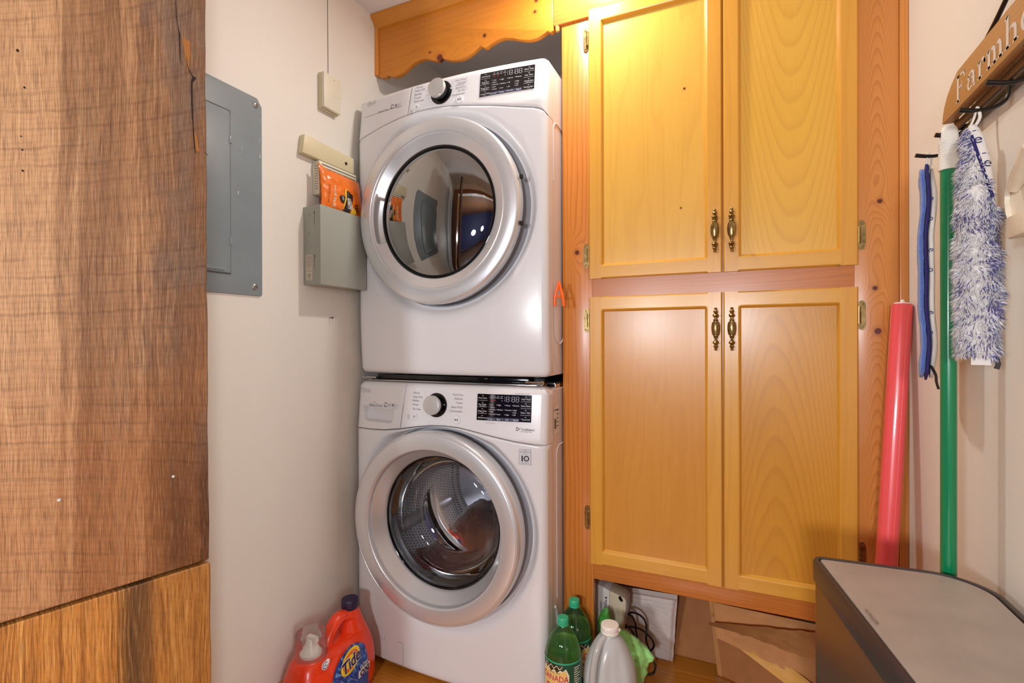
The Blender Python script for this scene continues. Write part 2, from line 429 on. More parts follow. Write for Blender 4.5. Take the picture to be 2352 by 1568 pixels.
bbp = [(0, 0), (.014, 0), (.014, .074), (.008, .088), (0, .092)]
struct(MB().prism(bbp, .03, 1.56, lambda p, q, a: (XL + p, a, q)).build('baseboard_left', PINE_H))

# the open door of old sawn boards at the camera's left; its own Y axis runs along the leaf, 0 at the free edge
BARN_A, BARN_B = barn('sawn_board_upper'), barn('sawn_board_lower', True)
DA = math.radians(-14.5); DF = Vector((-.90, .6205, 0))
DU = Vector((-math.sin(DA), math.cos(DA), 0)); DN = Vector((math.cos(DA), math.sin(DA), 0))
def at_door(u, v):
    d = ray(u, v); k = (DF - EYE).dot(DN) / d.dot(DN); p = EYE + d * k
    return (p - DF).dot(DU), p.z
leaf = struct(MB().box(-.036, -.021, -.60, -.003, .012, 2.03).build('door_1', DARKM))
leaf.location = DF; leaf.rotation_euler = (0, 0, DA); leaf['_o'] = (0, 0, 0)
SEAM = at_door(477, 1289)[1]; SEAM0 = at_door(0, 1437)[1]
def edge_y(z): return -.0005 + .0006 * math.sin(z * 19) + .0005 * math.sin(z * 51 + 1)
def seam(yy): return SEAM + (SEAM0 - SEAM) * (-yy / .275)
def board(y0, y1, top, bot, m, dx=0):
    zs = [i / 40 for i in range(41)]; zb, zt = bot(y1), top(y1)
    far = [(y1 + (edge_y(zb + (zt - zb) * t) if y1 > -.01 else 0), zb + (zt - zb) * t) for t in zs]
    return MB().prism([(y0, bot(y0))] + far + [(y0, top(y0))], -.022, dx, lambda p, q, a: (a, p, q)).build('board', m, leaf, bevel=.0018, seg=1)
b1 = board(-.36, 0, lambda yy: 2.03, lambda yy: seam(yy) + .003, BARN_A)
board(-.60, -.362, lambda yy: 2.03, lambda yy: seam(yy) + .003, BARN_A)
board(-.36, .002, lambda yy: seam(yy) - .003, lambda yy: .012, BARN_B, .0014)
board(-.60, -.362, lambda yy: seam(yy) - .003, lambda yy: .012, BARN_B, .0014)
crack = Print(lambda p, q: (.0005, p, q))
def sliver(pts, w):
    P = [at_door(u, v) for u, v in pts]; L = [(p - w[i] * .8, q) for i, (p, q) in enumerate(P)]; Rr = [(p + w[i] * .8, q) for i, (p, q) in enumerate(P)]
    for i in range(len(P) - 1): crack.poly([L[i], Rr[i], Rr[i + 1], L[i + 1]])
sliver([(402, -20), (405, 40), (408, 60), (412, 80), (414, 140), (420, 150)], [.0003, .0009, .0005, .0014, .0006, .0003])
sliver([(428, 130), (430, 152), (440, 172), (446, 178), (440, 190), (441, 240), (443, 290), (447, 340), (449, 352)], [.0003, .0008, .0012, .004, .0016, .0018, .001, .0016, .0004])
sliver([(468, 348), (474, 354), (478, 358)], [.0004, .0016, .0006])
for u, v, w in ((40, 116, .0016), (56, 201, .0012), (48, 313, .0008), (51, 344, .001), (52, 392, .0012), (466, 611, .0007)):
    p = at_door(u, v); crack.disc(p[0], p[1], w * 1.1, 8, 1.3)
crack.build('split', mat('split_dark', (30, 16, 8), rough=.9), b1)
spl = Print(lambda p, q: (.0004, p, q))
spl.poly([at_door(u, v) for u, v in ((418, 85), (436, 95), (437, 125), (431, 172), (428, 150))])
spl.poly([at_door(u, v) for u, v in ((446, 300), (452, 312), (458, 348), (446, 346))]).build('torn_fibre', mat('torn_wood', (150, 92, 34), rough=.7), b1)
for u, v in ((136, 1148), (398, 1094)):
    p = at_door(u, v)
    MB().lathe([(0, .0012), (.002, .0008), (.0026, 0)], (.0002, p[0], p[1]), 'X', 8).build('paint_speck', mat('speck', (190, 190, 180), rough=.7), b1)
CASE = wood('casing_pine', (150, 96, 44), (110, 62, 24), 'Z', 'X', freq=60, contrast=.5)
struct(MB().box(-1.215, -1.135, .0, .022, 0, 2.14).box(-1.135, XR, .0, .022, 2.055, 2.14).box(-1.15, -1.13, -.14, .01, 0, 2.06).build('trim_1', CASE))

# ------------------------------------------------------------------ pantry cabinet
cab = thing('pantry_cabinet', 'tall built-in pantry cabinet of honey maple doors in an orange pine frame', 'cabinet', (0, 1.5, 0))
PY = 1.5
PV_, PC_ = PINE_V, PINE_C
MB().box(-.503, -.407, PY, PY + .02, 0, 2.1).build('stile', PV_, cab, bevel=.0015)
MB().box(.262, .3535, PY, PY + .02, 0, CEILZ).build('stile', PC_, cab, bevel=.0015)
for za, zb in ((.42, 1.19), (1.29, 2.063)): MB().box(-.075, -.005, PY + .0008, PY + .02, za, zb).build('stile', PINE_S, cab)
MB().box(.354, XR, PY - .006, PY + .02, 0, CEILZ).build('corner_strip', PINE_S, cab, bevel=.002)
MB().box(-.407, .262, PY + .0008, PY + .02, 1.19, 1.29).build('rail', PINE_H, cab)
MB().box(-.407, .262, PY + .0008, PY + .02, .354, .42).build('rail', PINE_H, cab, bevel=.001)
MB().box(-.527, .262, PY - .008, PY + .02, 2.063, CEILZ).build('header_board', PINE_H, cab, bevel=.002)
MB().lathe([(0, -.014), (.006, -.013), (.0075, 0), (.0075, .008), (0, .0085)], (-.517, 1.5, 2.06), 'Z', 14).build('peg', PINE_S, cab)
MB().box(-.503, -.487, PY + .02, YB, 0, CEILZ).build('side_panel', PINE_S, cab)
MB().box(-.487, XR, PY + .02, YB, .375, .393).build('bottom_shelf', PINE_H, cab)

def hinge(parent, x, z, side):
    pl = []
    for k in range(24):
        a = 2 * math.pi * k / 24
        pl.append((x + .0085 * max(-1, min(1, 1.25 * math.cos(a))), z + .0365 * max(-1, min(1, 1.08 * math.sin(a)))))
    m = MB().prism(pl, PY - .0025, PY, lambda p, q, a: (p, a, q))
    xb = x + side * .0065
    m.lathe([(0, -.02), (.0045, -.02), (.0045, .02), (0, .02)], (xb, PY - .004, z), 'Z', 12)
    for dz in (-.023, -.006, .006, .023):
        m.lathe([(0, -.0012), (.0052, -.0012), (.0052, .0012), (0, .0012)], (xb, PY - .004, z + dz * .85), 'Z', 12)
    for dz in (-.028, .028):
        m.lathe([(0, -.0016), (.002, -.0014), (.0032, 0)], (x - side * .001, PY - .0024, z + dz), 'Y', 10)
    MB().box(xb - .0002 if side > 0 else xb - .0062, xb + .0062 if side > 0 else xb + .0002, PY - .0034, PY - .0006, z - .019, z + .017).build('hinge_gap', DARKM, parent)
    return m.build('hinge', BRASS, parent)
HP = [(0, -.058), (.003, -.0575), (.0042, -.055), (.0026, -.052), (.0045, -.0505), (.0062, -.047), (.0045, -.0435), (.0028, -.042), (.0055, -.0405), (.0085, -.0365), (.0055, -.0325),
      (.003, -.031), (.0032, -.027), (.006, -.0215), (.0062, -.0205), (.0045, -.0195), (.0066, -.0185), (.0066, -.017), (.0088, -.0155), (.0106, -.006), (.0112, .003), (.0104, .012), (.009, .018), (.0066, .019),
      (.0066, .021), (.0048, .022), (.0064, .0235), (.0055, .026), (.003, .0285), (.003, .031), (.0055, .0325), (.0085, .0365), (.0055, .0405), (.0028, .042), (.0045, .0435), (.0062, .047), (.0045, .0505), (.0026, .052), (.0042, .055), (.003, .0575), (0, .058)]
def handle(parent, x, z):
    m = MB().lathe(HP, (x, 1.462, z), 'Z', 20)
    for dz in (-.0365, .0365):
        m.lathe([(0, 0), (.0038, 0), (.0038, .018), (.0075, .0215), (.0075, .024), (0, .024)], (x, 1.462, z + dz), 'Y', 12)
    return m.build('handle', BRASS, parent)
def cabinet_door(x0, x1, z0, z1, hs, hx, hz, hinges, panel_mat):
    w, b, y0, y1, y2 = .0365, .0085, 1.486, 1.4985, 1.5
    st = [(0, y2), (0, y0 + .005), (.0035, y0), (w, y0), (w + .003, y0 + .0015), (w + b, y1), (w + b, y2)]
    m = MB().prism([(x0 + p, q) for p, q in st], z0, z1, lambda p, q, a: (p, q, a))
    m.prism([(x1 - p, q) for p, q in st], z0, z1, lambda p, q, a: (p, q, a))
    d = m.build('door', MAPLE_V, cab, angle=25)
    for zz, s in ((z0, 1), (z1, -1)):
        MB().prism([(zz + s * p, q) for p, q in st], x0 + w, x1 - w, lambda p, q, a: (a, q, p)).build('rail', MAPLE_H, d, angle=25)
    MB().box(x0 + w + .002, x1 - w - .002, y1 - .0008, y2, z0 + w + .002, z1 - w - .002).build('panel', panel_mat, d)
    # routed corners of the opening
    for cx, sx in ((x0 + w, 1), (x1 - w, -1)):
        for cz, sz in ((z0 + w, 1), (z1 - w, -1)):
            r = .011; n = 6
            P = [(cx, cz)] + [(cx + sx * r * (1 - math.sin(k / n * math.pi / 2)), cz + sz * r * (1 - math.cos(k / n * math.pi / 2))) for k in range(n + 1)]
            MB().prism(P, y0 + .0003, y2, lambda p, q, a: (p, a, q)).build('corner_block', MAPLE_H, d)
    handle(d, hx, hz)
    for z in hinges: hinge(d, x0 - .0105 if hs < 0 else x1 + .0085, z, 1 if hs < 0 else -1)
MP1 = wood('panel_maple_a', (224, 172, 72), (190, 128, 44), 'Z', 'X', freq=16, warp=1.4, contrast=.3, streak=.4, blotch=.4, knots=[(-.14, 1.79, .0035), (-.15, 1.455, .0028), (-.082, 1.52, .0025), (-.082, 1.57, .0025)], rand=False)
MP2 = wood('panel_maple_b', (224, 172, 66), (180, 114, 36), 'Z', 'X', cath=(.125, 480, -13), warp=.3, contrast=.34, streak=.3, blotch=.25, rand=False)
MP3 = wood('panel_maple_c', (208, 144, 54), (178, 106, 34), 'Z', 'X', freq=12, warp=1.5, contrast=.25, streak=.4, blotch=.45, rand=False)  # lower panel: falloff of the light put into a deeper wood tone
MP4 = wood('panel_maple_d', (210, 148, 48), (162, 94, 24), 'Z', 'X', cath=(.09, 520, 12), warp=.3, contrast=.36, streak=.3, blotch=.3, rand=False)  # lower panel too: dimmer light below painted into the tone
cabinet_door(-.415, -.0425, 1.267, 2.079, -1, -.060, 1.376, (1.998, 1.339), MP1)
cabinet_door(-.0395, .269, 1.267, 2.079, 1, -.018, 1.375, (1.998, 1.341), MP2)
cabinet_door(-.415, -.0425, .406, 1.212, -1, -.058, 1.111, (1.142, .539), MP3)
cabinet_door(-.0395, .269, .406, 1.212, 1, -.018, 1.111, (1.142, .54), MP4)

# ------------------------------------------------------------------ scalloped valance over the machines
val = thing('valance', 'scalloped orange pine valance board hanging above the dryer below the ceiling', 'valance', (-.87, 1.5, 2.03))
VB = [(-1.209, 2.054), (-1.196, 2.047), (-1.176, 2.046), (-1.168, 2.052), (-1.158, 2.045), (-1.140, 2.038), (-1.118, 2.039), (-1.098, 2.047), (-1.075, 2.060), (-1.052, 2.070), (-1.028, 2.074), (-1.0, 2.072),
      (-.975, 2.061), (-.957, 2.0535), (-.945, 2.054), (-.938, 2.061), (-.920, 2.050), (-.892, 2.041), (-.862, 2.038), (-.838, 2.041), (-.812, 2.052), (-.787, 2.066), (-.773, 2.055), (-.765, 2.0535),
      (-.745, 2.063), (-.72, 2.069), (-.695, 2.069), (-.665, 2.060), (-.635, 2.048), (-.608, 2.0405), (-.582, 2.0405), (-.562, 2.047), (-.548, 2.054), (-.538, 2.046), (-.528, 2.05)]
val['_o'] = tuple(val.location)
PV = PINE_VAL
# the valance board's own coordinates start at the valance root, so its wood is keyed there
vm = MB().prism([(-1.209, 2.24)] + VB + [(-.528, 2.24)], 1.493, 1.512, lambda p, q, a: (p, a, q))
vo = vm.build('scalloped_board', PV, None, bevel=.0015, angle=40); vo.parent = val; vo.matrix_parent_inverse = val.matrix_world.inverted(); vo.location = (0, 0, 0)
vo.matrix_parent_inverse = Matrix.Translation(-Vector(val['_o']))
MB().box(-1.222, -1.208, 1.486, 1.512, 2.058, 2.24).build('end_strip', PINE_S, val, bevel=.0015)
cp = [(1.493, 2.226), (1.487, 2.228), (1.484, 2.238), (1.478, 2.248), (1.468, 2.256), (1.464, 2.262), (1.464, 2.27), (1.493, 2.27)]
MB().prism(cp, -1.222, -.5275, lambda p, q, a: (a, p, q)).build('crown_moulding', wood('crown_pine', (196, 124, 36), (160, 84, 20), 'X', 'Z', freq=40, contrast=.4), val)

# ------------------------------------------------------------------ ceiling lamp
cl = thing('ceiling_light', 'small round flush ceiling lamp in front of the cabinet header', 'lamp', (LAMP.x, LAMP.y, CEILZ))
MB().lathe([(0, 0), (.085, 0), (.085, -.012), (.075, -.018), (0, -.018)], (LAMP.x, LAMP.y, CEILZ), 'Z', 40).build('canopy', mat('lamp_white', (235, 235, 232), rough=.4), cl)
MB().lathe([(.07, -.016), (.066, -.022), (.05, -.026), (0, -.028)], (LAMP.x, LAMP.y, CEILZ), 'Z', 40).build('diffuser', mat('lamp_glow', (255, 240, 222), emit=12), cl)

# ------------------------------------------------------------------ washer and dryer
WHITE = mat('appliance_white', (222, 219, 220), rough=.22, spec=.5, coat=.25)
SILVER = mat('door_silver', (216, 216, 218), rough=.33, metal=.6, spec=.6)
SILVER2 = mat('door_silver_inner', (204, 203, 204), rough=.34, metal=.7)
KNOBC = mat('knob_silver', (206, 205, 204), rough=.3, metal=.6)
BLACK = mat('gloss_black', (9, 8, 10), rough=.08)
RUBBER = mat('gasket_grey', (70, 70, 74), rough=.5)
DRUM = mat('drum_steel', (216, 216, 222), rough=.25, metal=.6)
CHROME = mat('chrome', (205, 205, 208), rough=.15, metal=1)
SCREEN = mat('screen_black', (14, 10, 13), rough=.06, coat=.4)
INK = mat('ink_grey', (120, 120, 124), rough=.6)
INKD = mat('ink_dark', (58, 58, 62), rough=.6)
INKP = mat('ink_pale', (176, 174, 174), rough=.5, metal=.2)
LIT = mat('panel_lettering', (190, 190, 196), rough=.5)
REDL = mat('red_symbol', (190, 20, 24), rough=.5, emit=.25)
BLUEB = mat('touch_strip', (62, 62, 88), rough=.15)
XC, HWID = -.852, .3472

def fil(d, r):
    return 0 if d >= r else r - math.sqrt(max(0, r * r - (r - d) ** 2))
def seg_d(p, a, b):
    ax, ay = a; bx, by = b; dx, dy = bx - ax, by - ay
    t = max(0, min(1, ((p[0] - ax) * dx + (p[1] - ay) * dy) / (dx * dx + dy * dy + 1e-12)))
    return math.hypot(p[0] - ax - dx * t, p[1] - ay - dy * t)

class Machine:
    def __init__(s, root, base, z0, z1, seam, tilt_z, tilt, belly):
        s.root, s.base, s.z0, s.z1, s.seam, s.tz, s.tilt, s.belly = root, base, z0, z1, seam, tilt_z, tilt, belly
        s.x0, s.x1 = XC - HWID, XC + HWID
    def y(s, x, z):
        q = (x - XC) / HWID
        return s.base - .028 * (1 - min(1, q * q)) + max(0, z - s.tz) * s.tilt + s.belly(z)
    def on(s, e=.0006):
        return lambda p, q: (p, s.y(p, q) - e, q)
    def seam_z(s, x):
        S = s.seam
        if x <= S[0][0]: return S[0][1]
        for (a, b), (c, d) in zip(S, S[1:]):
            if x <= c:
                t = (x - a) / (c - a); return b + (d - b) * t
        return S[-1][1]
    def hit(s, u, v):
        """face coordinates (x, z) of a spot on the front"""
        p = at(u, v, y=s.base - .02)
        for _ in range(4): p = at(u, v, y=s.y(p.x, p.z))
        return p.x, p.z
    def front(s, cx, cz, rh):
        m = MB(); rc = .02; x0, x1, z0 = s.x0, s.x1, s.z0
        N = 192; B = []
        top = [(x, s.seam_z(x) - .0012) for x in np.linspace(x1, x0, 60)]
        bl = [(x0 + rc - rc * math.sin(t), z0 + rc - rc * math.cos(t)) for t in np.linspace(math.pi / 2, 0, 7)]
        br = [(x1 - rc + rc * math.sin(t), z0 + rc - rc * math.cos(t)) for t in np.linspace(0, math.pi / 2, 7)]
        poly = top + bl + br
        segs = [(poly[i], poly[(i + 1) % len(poly)], .004 if i < len(top) - 1 else .02) for i in range(len(poly))]
        angs = sorted(set([round(2 * math.pi * i / N, 6) for i in range(N)] + [round(math.atan2(q - cz, p - cx) % (2 * math.pi), 6) for p, q in bl + br + [top[0], top[-1]]]))
        ts = [0, .02, .06, .12, .2, .3, .4, .5, .6, .7, .78, .84, .88, .92, .95, .97, .985, .995, 1]
        rows = [[] for _ in ts]; skirt = []
        for a in angs:
            ca, sa = math.cos(a), math.sin(a); best = 9
            for A, Bq, _ in segs:
                ex, ey = Bq[0] - A[0], Bq[1] - A[1]; den = ca * ey - sa * ex
                if abs(den) < 1e-9: continue
                wx, wy = A[0] - cx, A[1] - cz
                t = (wx * ey - wy * ex) / den; uu = (wx * sa - wy * ca) / den
                if t > 0 and -1e-6 <= uu <= 1 + 1e-6: best = min(best, t)
            gw = min(.034, .75 * (best - rh))
            for k, t in enumerate(ts):
                r = rh + (best - rh) * t; p = (cx + r * ca, cz + r * sa)
                y = s.y(*p)
                e = 0
                for A, Bq, fr in segs:
                    d = seg_d(p, A, Bq)
                    if d < fr: e = max(e, fil(d, fr))
                g = (r - rh) / gw
                if g < 1: e += .03 * (1 - smooth(g)) * (gw / .034) ** .5
                rows[k].append((p[0], y + e, p[1]))
            skirt.append((rows[-1][-1][0], s.base + .05, rows[-1][-1][2]))
        rows.append(skirt)
        rows.insert(0, [(x, s.base + .05, z) for x, y, z in rows[0]])
        m.grid(rows, True)
        return m.build('front_panel', WHITE, s.root, angle=50)
    def panel(s, name, xl, xr, rt=.022, mask=None, nx=70, nz=34, cut_l=True, cut_r=True):
        """control strip above the seam between two slanted side lines xl(z), xr(z)"""
        m = MB(); rows = []; rc = .024
        ts = [0, .012, .03, .06] + list(np.linspace(.1, .9, nz)) + [.94, .965, .98, .99, .996, 1]
        xs = [0, .004, .01, .02, .035] + list(np.linspace(.05, .95, nx)) + [.965, .98, .99, .996, 1]
        for t in ts:
            row = []
            for k in xs:
                zm = s.tz + (s.z1 - s.tz) * t
                x = xl(zm) + (xr(zm) - xl(zm)) * k
                dx = min(x - s.x0, s.x1 - x)
                ztop = s.z1 - (fil(dx, rc) if dx < rc else 0)
                zb = s.seam_z(x) + .0012
                z = zb + (ztop - zb) * t
                y = s.y(x, z)
                e = max(fil(ztop - z, rt), fil(z - zb, .004), fil(x - s.x0, .02), fil(s.x1 - x, .02))
                if cut_l: e = max(e, fil(x - xl(z), .0025))
                if cut_r: e = max(e, fil(xr(z) - x, .0025))
                if mask: e += mask(x, z)
                row.append((x, y + e, z))
            rows.append(row)
        back = lambda r_: [(x, s.base + .06, z) for x, y, z in r_]
        rows.insert(0, back(rows[0])); rows.append(back(rows[-1]))
        for r_ in rows:
            r_.insert(0, (r_[0][0], s.base + .06, r_[0][2])); r_.append((r_[-1][0], s.base + .06, r_[-1][2]))
        m.grid(rows); return m.build(name, WHITE, s.root, angle=50)
    def shell(s):
        e = .003; z0, z1 = s.z0 + .004, s.z1 - .006
        x0, x1, ya, yb = s.x0 + e, s.x1 - e, s.base + .022, 2.08
        m = MB(); c = .006
        P = [(x0, z0), (x1, z0), (x1, z1 - c), (x1 - c, z1), (x0 + c, z1), (x0, z1 - c)]
        # open-fronted sheet-metal box: outer skin only, with a back
        rows = [[(p, yy, q) for p, q in P] for yy in (ya, yb)]
        m.grid(rows, True); m.f.append(tuple(len(m.v) - 6 + i for i in range(6)))
        return m.build('cabinet_shell', WHITE, s.root, angle=30)
    def lathe_at(s, x, z, prof, name, mt, n=48, parent=None, tiltk=None):
        """round fitting on the face: prof (r, out) with out towards the room"""
        m = MB(); y = s.y(x, z); tl = s.tilt if z > s.tz else 0
        sl_ = .056 * (x - XC) / HWID / HWID
        rows = []
        for r_, o in prof:
            rows.append([(x + r_ * math.cos(a) - o * sl_ * 1.0 * 0, y - o + tl * r_ * math.sin(a) + sl_ * r_ * math.cos(a), z + r_ * math.sin(a) + o * tl) for a in np.linspace(0, 2 * math.pi, n, endpoint=False)])
        m.grid(rows, True); b = len(m.v)
        m.f.append(tuple(range(b - n, b)))
        return m.build(name, mt, parent or s.root)
    def knob(s, x, z):
        k = s.lathe_at(x, z, [(.0375, -.002), (.0375, .003), (.036, .005), (.0285, .0055), (.0275, .024)], 'dial', BLACK)
        s.lathe_at(x, z, [(.028, .022), (.0298, .024), (.0298, .031), (.0285, .0332), (.026, .0338), (0.001, .0334)], 'knob_cap', KNOBC, parent=k)
        return k
    def button(s, x, z, r_, sym):
        b = s.lathe_at(x, z, [(r_ + .0016, -.0004), (r_ + .0012, .001), (r_, -.0002), (r_, .002), (r_ * .86, .0034), (r_ * .4, .003), (.0003, .003)], 'button', mat('button_white', (228, 226, 226), rough=.25), 28)
        P = Print(s.on(.0042))
        if sym == 'power':
            P.ring(x, z, r_ * .3, r_ * .4, 125, 415, 20).rect(x - r_ * .05, x + r_ * .05, z + r_ * .08, z + r_ * .5)
        else:
            P.poly([(x - r_ * .42, z - r_ * .32), (x + r_ * .02, z), (x - r_ * .42, z + r_ * .32)])
            for d in (.16, .36): P.rect(x + r_ * d, x + r_ * (d + .1), z - r_ * .3, z + r_ * .3)
        P.build('symbol', INKD, b)
    def feet(s, h):
        for sx in (-.27, .27):
            for yy in (s.base + .12, 2.0):
                MB().lathe([(0, 0), (.024, 0), (.024, .008), (.012, .011), (.012, h), (0, h)], (XC + sx, yy, s.z0 - h + .006), 'Z', 16).build('foot', RUBBER, s.root)
    def drum(s, cx, cz, yb, rad, plain=None):
        d = MB()
        d.lathe([(.235, s.base + .075), (rad, s.base + .085), (rad, yb - .03), (rad - .03, yb), (.06, yb + .012), (0.0, yb + .012)], (cx, 0, cz), 'Y', 72)
        dm, nt, b = new_mat('perforated_drum'); g = NT(nt); X, Y, Z = g.obj()
        b.inputs['Roughness'].default_value = .3
        rx, rz = cx - s.root['_o'][0], cz - s.root['_o'][2]
        an = g.m('ARCTAN2', g.m('SUBTRACT', Z, rz), g.m('SUBTRACT', X, rx))
        A = g.m('MULTIPLY', an, 24.0); Bq = g.m('MULTIPLY', Y, 62.0)
        row = g.m('FLOOR', Bq); A2 = g.m('ADD', A, g.m('MULTIPLY', g.m('MODULO', row, 2), .5))
        fa = g.m('SUBTRACT', g.m('FRACT', A2), .5); fb = g.m('SUBTRACT', g.m('FRACT', Bq), .5)
        dd = g.m('SQRT', g.m('ADD', g.m('MULTIPLY', fa, fa), g.m('MULTIPLY', fb, fb)))
        hole = g.rng(dd, .27, .2)
        g.L.new(g.mix(hole, lin((226, 226, 232)), lin((20, 20, 26))), b.inputs['Base Color'])
        g.L.new(g.m('MULTIPLY', g.m('SUBTRACT', 1.0, hole), .55), b.inputs['Metallic'])
        o = d.build('drum', plain or dm, s.root, angle=40)
        for k in range(3):
            a = math.radians(80 + 120 * k)
            ux, uz = math.cos(a), math.sin(a); tx, tz = -uz, ux; m = MB()
            secs = []
            for yy, w, h in ((s.base + .1, .014, .012), (s.base + .13, .026, .034), (yb - .1, .026, .034), (yb - .05, .014, .012)):
                secs.append([(cx + ux * (rad - hh) + tx * ww, yy, cz + uz * (rad - hh) + tz * ww) for ww, hh in ((-w, -.002), (-w * .6, h * .8), (0, h), (w * .6, h * .8), (w, -.002))])
            m.loft(secs).build('baffle', DRUM, o, angle=60)
        return o
    def ring(s, prof, cx, cz, name, mt, pocket=None, n=160):
        """door ring: prof (r, out from plane yf); pocket(angle, r) pushes the surface in"""
        y0 = s.y(cx, cz); rows = []
        for r_, o in prof:
            row = []
            for k in range(n):
                a = 2 * math.pi * k / n
                row.append((cx + r_ * math.cos(a), y0 - o + (pocket(a, r_) if pocket else 0), cz + r_ * math.sin(a)))
            rows.append(row)
        return MB().grid(rows, True).build(name, mt, s.root, angle=50)

GLASS_D = thin_glass('door_glass', (.34, .34, .35), ior=1.9, gain=3.8)
GLASS_W = thin_glass('washer_bowl_glass', (.86, .86, .87), ior=1.5, gain=1.4)

# ---------------- dryer
dr = thing('clothes_dryer', 'white front-load clothes dryer stacked on top of the washing machine', 'dryer', (XC, 1.7, .972))
seamD = [(-1.2, 1.768), (-1.14, 1.782), (-1.07, 1.797), (-1.0, 1.808), (-.93, 1.814), (-.87, 1.813), (-.8, 1.806), (-.72, 1.792), (-.65, 1.779), (-.58, 1.765), (-.535, 1.757), (-.515, 1.748), (-.5046, 1.735)]
D = Machine(dr, 1.366, .973, 1.913, seamD, 1.78, .12, lambda z: .018 * max(0, (1.2 - z) / .23) ** 2 * .6)
CD = (-.856, 1.481)
D.front(*CD, .294); D.shell()
slD = lambda z: -.972 + (z - 1.806) * .08
D.panel('drawer_front', lambda z: D.x0, lambda z: slD(z) - .0008, cut_l=False, nx=30)
D.panel('control_panel', lambda z: slD(z) + .0008, lambda z: D.x1, cut_r=False)
def pocketD(a, r_):
    da = abs(((a - math.radians(182)) + math.pi) % (2 * math.pi) - math.pi)
    return .02 * smooth((math.radians(20.5) - da) / math.radians(3)) * smooth((r_ - .199) / .003) * smooth((.2335 - r_) / .004)
profD = [(.262, -.03), (.276, -.028), (.2845, -.012), (.2868, .004), (.2872, .014), (.286, .022), (.2825, .0272), (.278, .0285)] + [(.278 - i * .0045, .0285 + .003 * math.sin(math.pi * i / 10)) for i in range(1, 9)] + \
        [(.2405, .0285), (.2395, .0272), (.238, .0282), (.236, .028)] + [(.236 - i * .002, .028 - .0012 * i) for i in range(1, 16)] + [(.205, .006), (.203, .002)]
D.ring(profD, *CD, 'door_ring', SILVER, pocketD)
D.ring([(.209, .000), (.207, .0085), (.202, .011), (.197, .009), (.196, -.005)], *CD, 'glass_rim', BLACK)
D.ring([(.1985, .006), (.187, .0125), (.166, .0205), (.135, .0285), (.1, .0345), (.06, .039), (.03, .0405), (.0005, .041)], *CD, 'door_glass', GLASS_D)
D.ring([(.198, -.004), (.185, -.03), (.16, -.055), (.14, -.06)], *CD, 'glass_bowl', thin_glass('bowl_glass', (.7, .7, .7), ior=1.4))
D.ring([(.306, -.054), (.27, -.054), (.225, -.05), (.21, -.06), (.205, -.11)], *CD, 'door_gasket', mat('gasket_pale', (168, 170, 178), rough=.4))
D.drum(*CD, 1.95, .27, mat('dryer_drum', (150, 150, 152), rough=.4, metal=.4))
for dz in (.072, -.062):
    MB().box(-.5745, -.566, 1.327, 1.338, CD[1] + dz - .006, CD[1] + dz + .006).build('hinge_pin', DARKM, dr, bevel=.001)
D.feet(.0265)
D.knob(*D.hit(1014, 213)); D.button(*D.hit(958, 247), .0098, 'power'); D.button(*D.hit(1056, 229), .0122, 'start')

def screen(Mc, tl, tr, br, bl, name):
    c = [Mc.hit(*q) for q in (tl, tr, br, bl)]
    xa = (c[0][0] + c[3][0]) / 2; xb = (c[1][0] + c[2][0]) / 2; zt = (c[0][1] + c[1][1]) / 2; zb = (c[2][1] + c[3][1]) / 2
    Pn = Print(Mc.on(.0011)); Pn.rect(xa, xb, zb, zt, 12); o = Pn.build(name, SCREEN, Mc.root)
    w, h = xb - xa, zt - zb
    return o, Print(lambda p, q: Mc.on(.0017)(xa + p * w, zt - q * h)), w, h

def seven(Pn, p, q, w, h, one=False):
    t = w * .13
    segs = [(0, 0), (0, 1)] if one else None
    for k in (0, 1):
        if not one: Pn.rect(p, p + t, q + h * (.03 + .5 * k), q + h * (.45 + .5 * k))
        Pn.rect(p + w - t, p + w, q + h * (.03 + .5 * k), q + h * (.45 + .5 * k))
    if not one:
        for k in (0, .48, .96): Pn.rect(p + w * .18, p + w * .82, q + h * k, q + h * (k + .05))

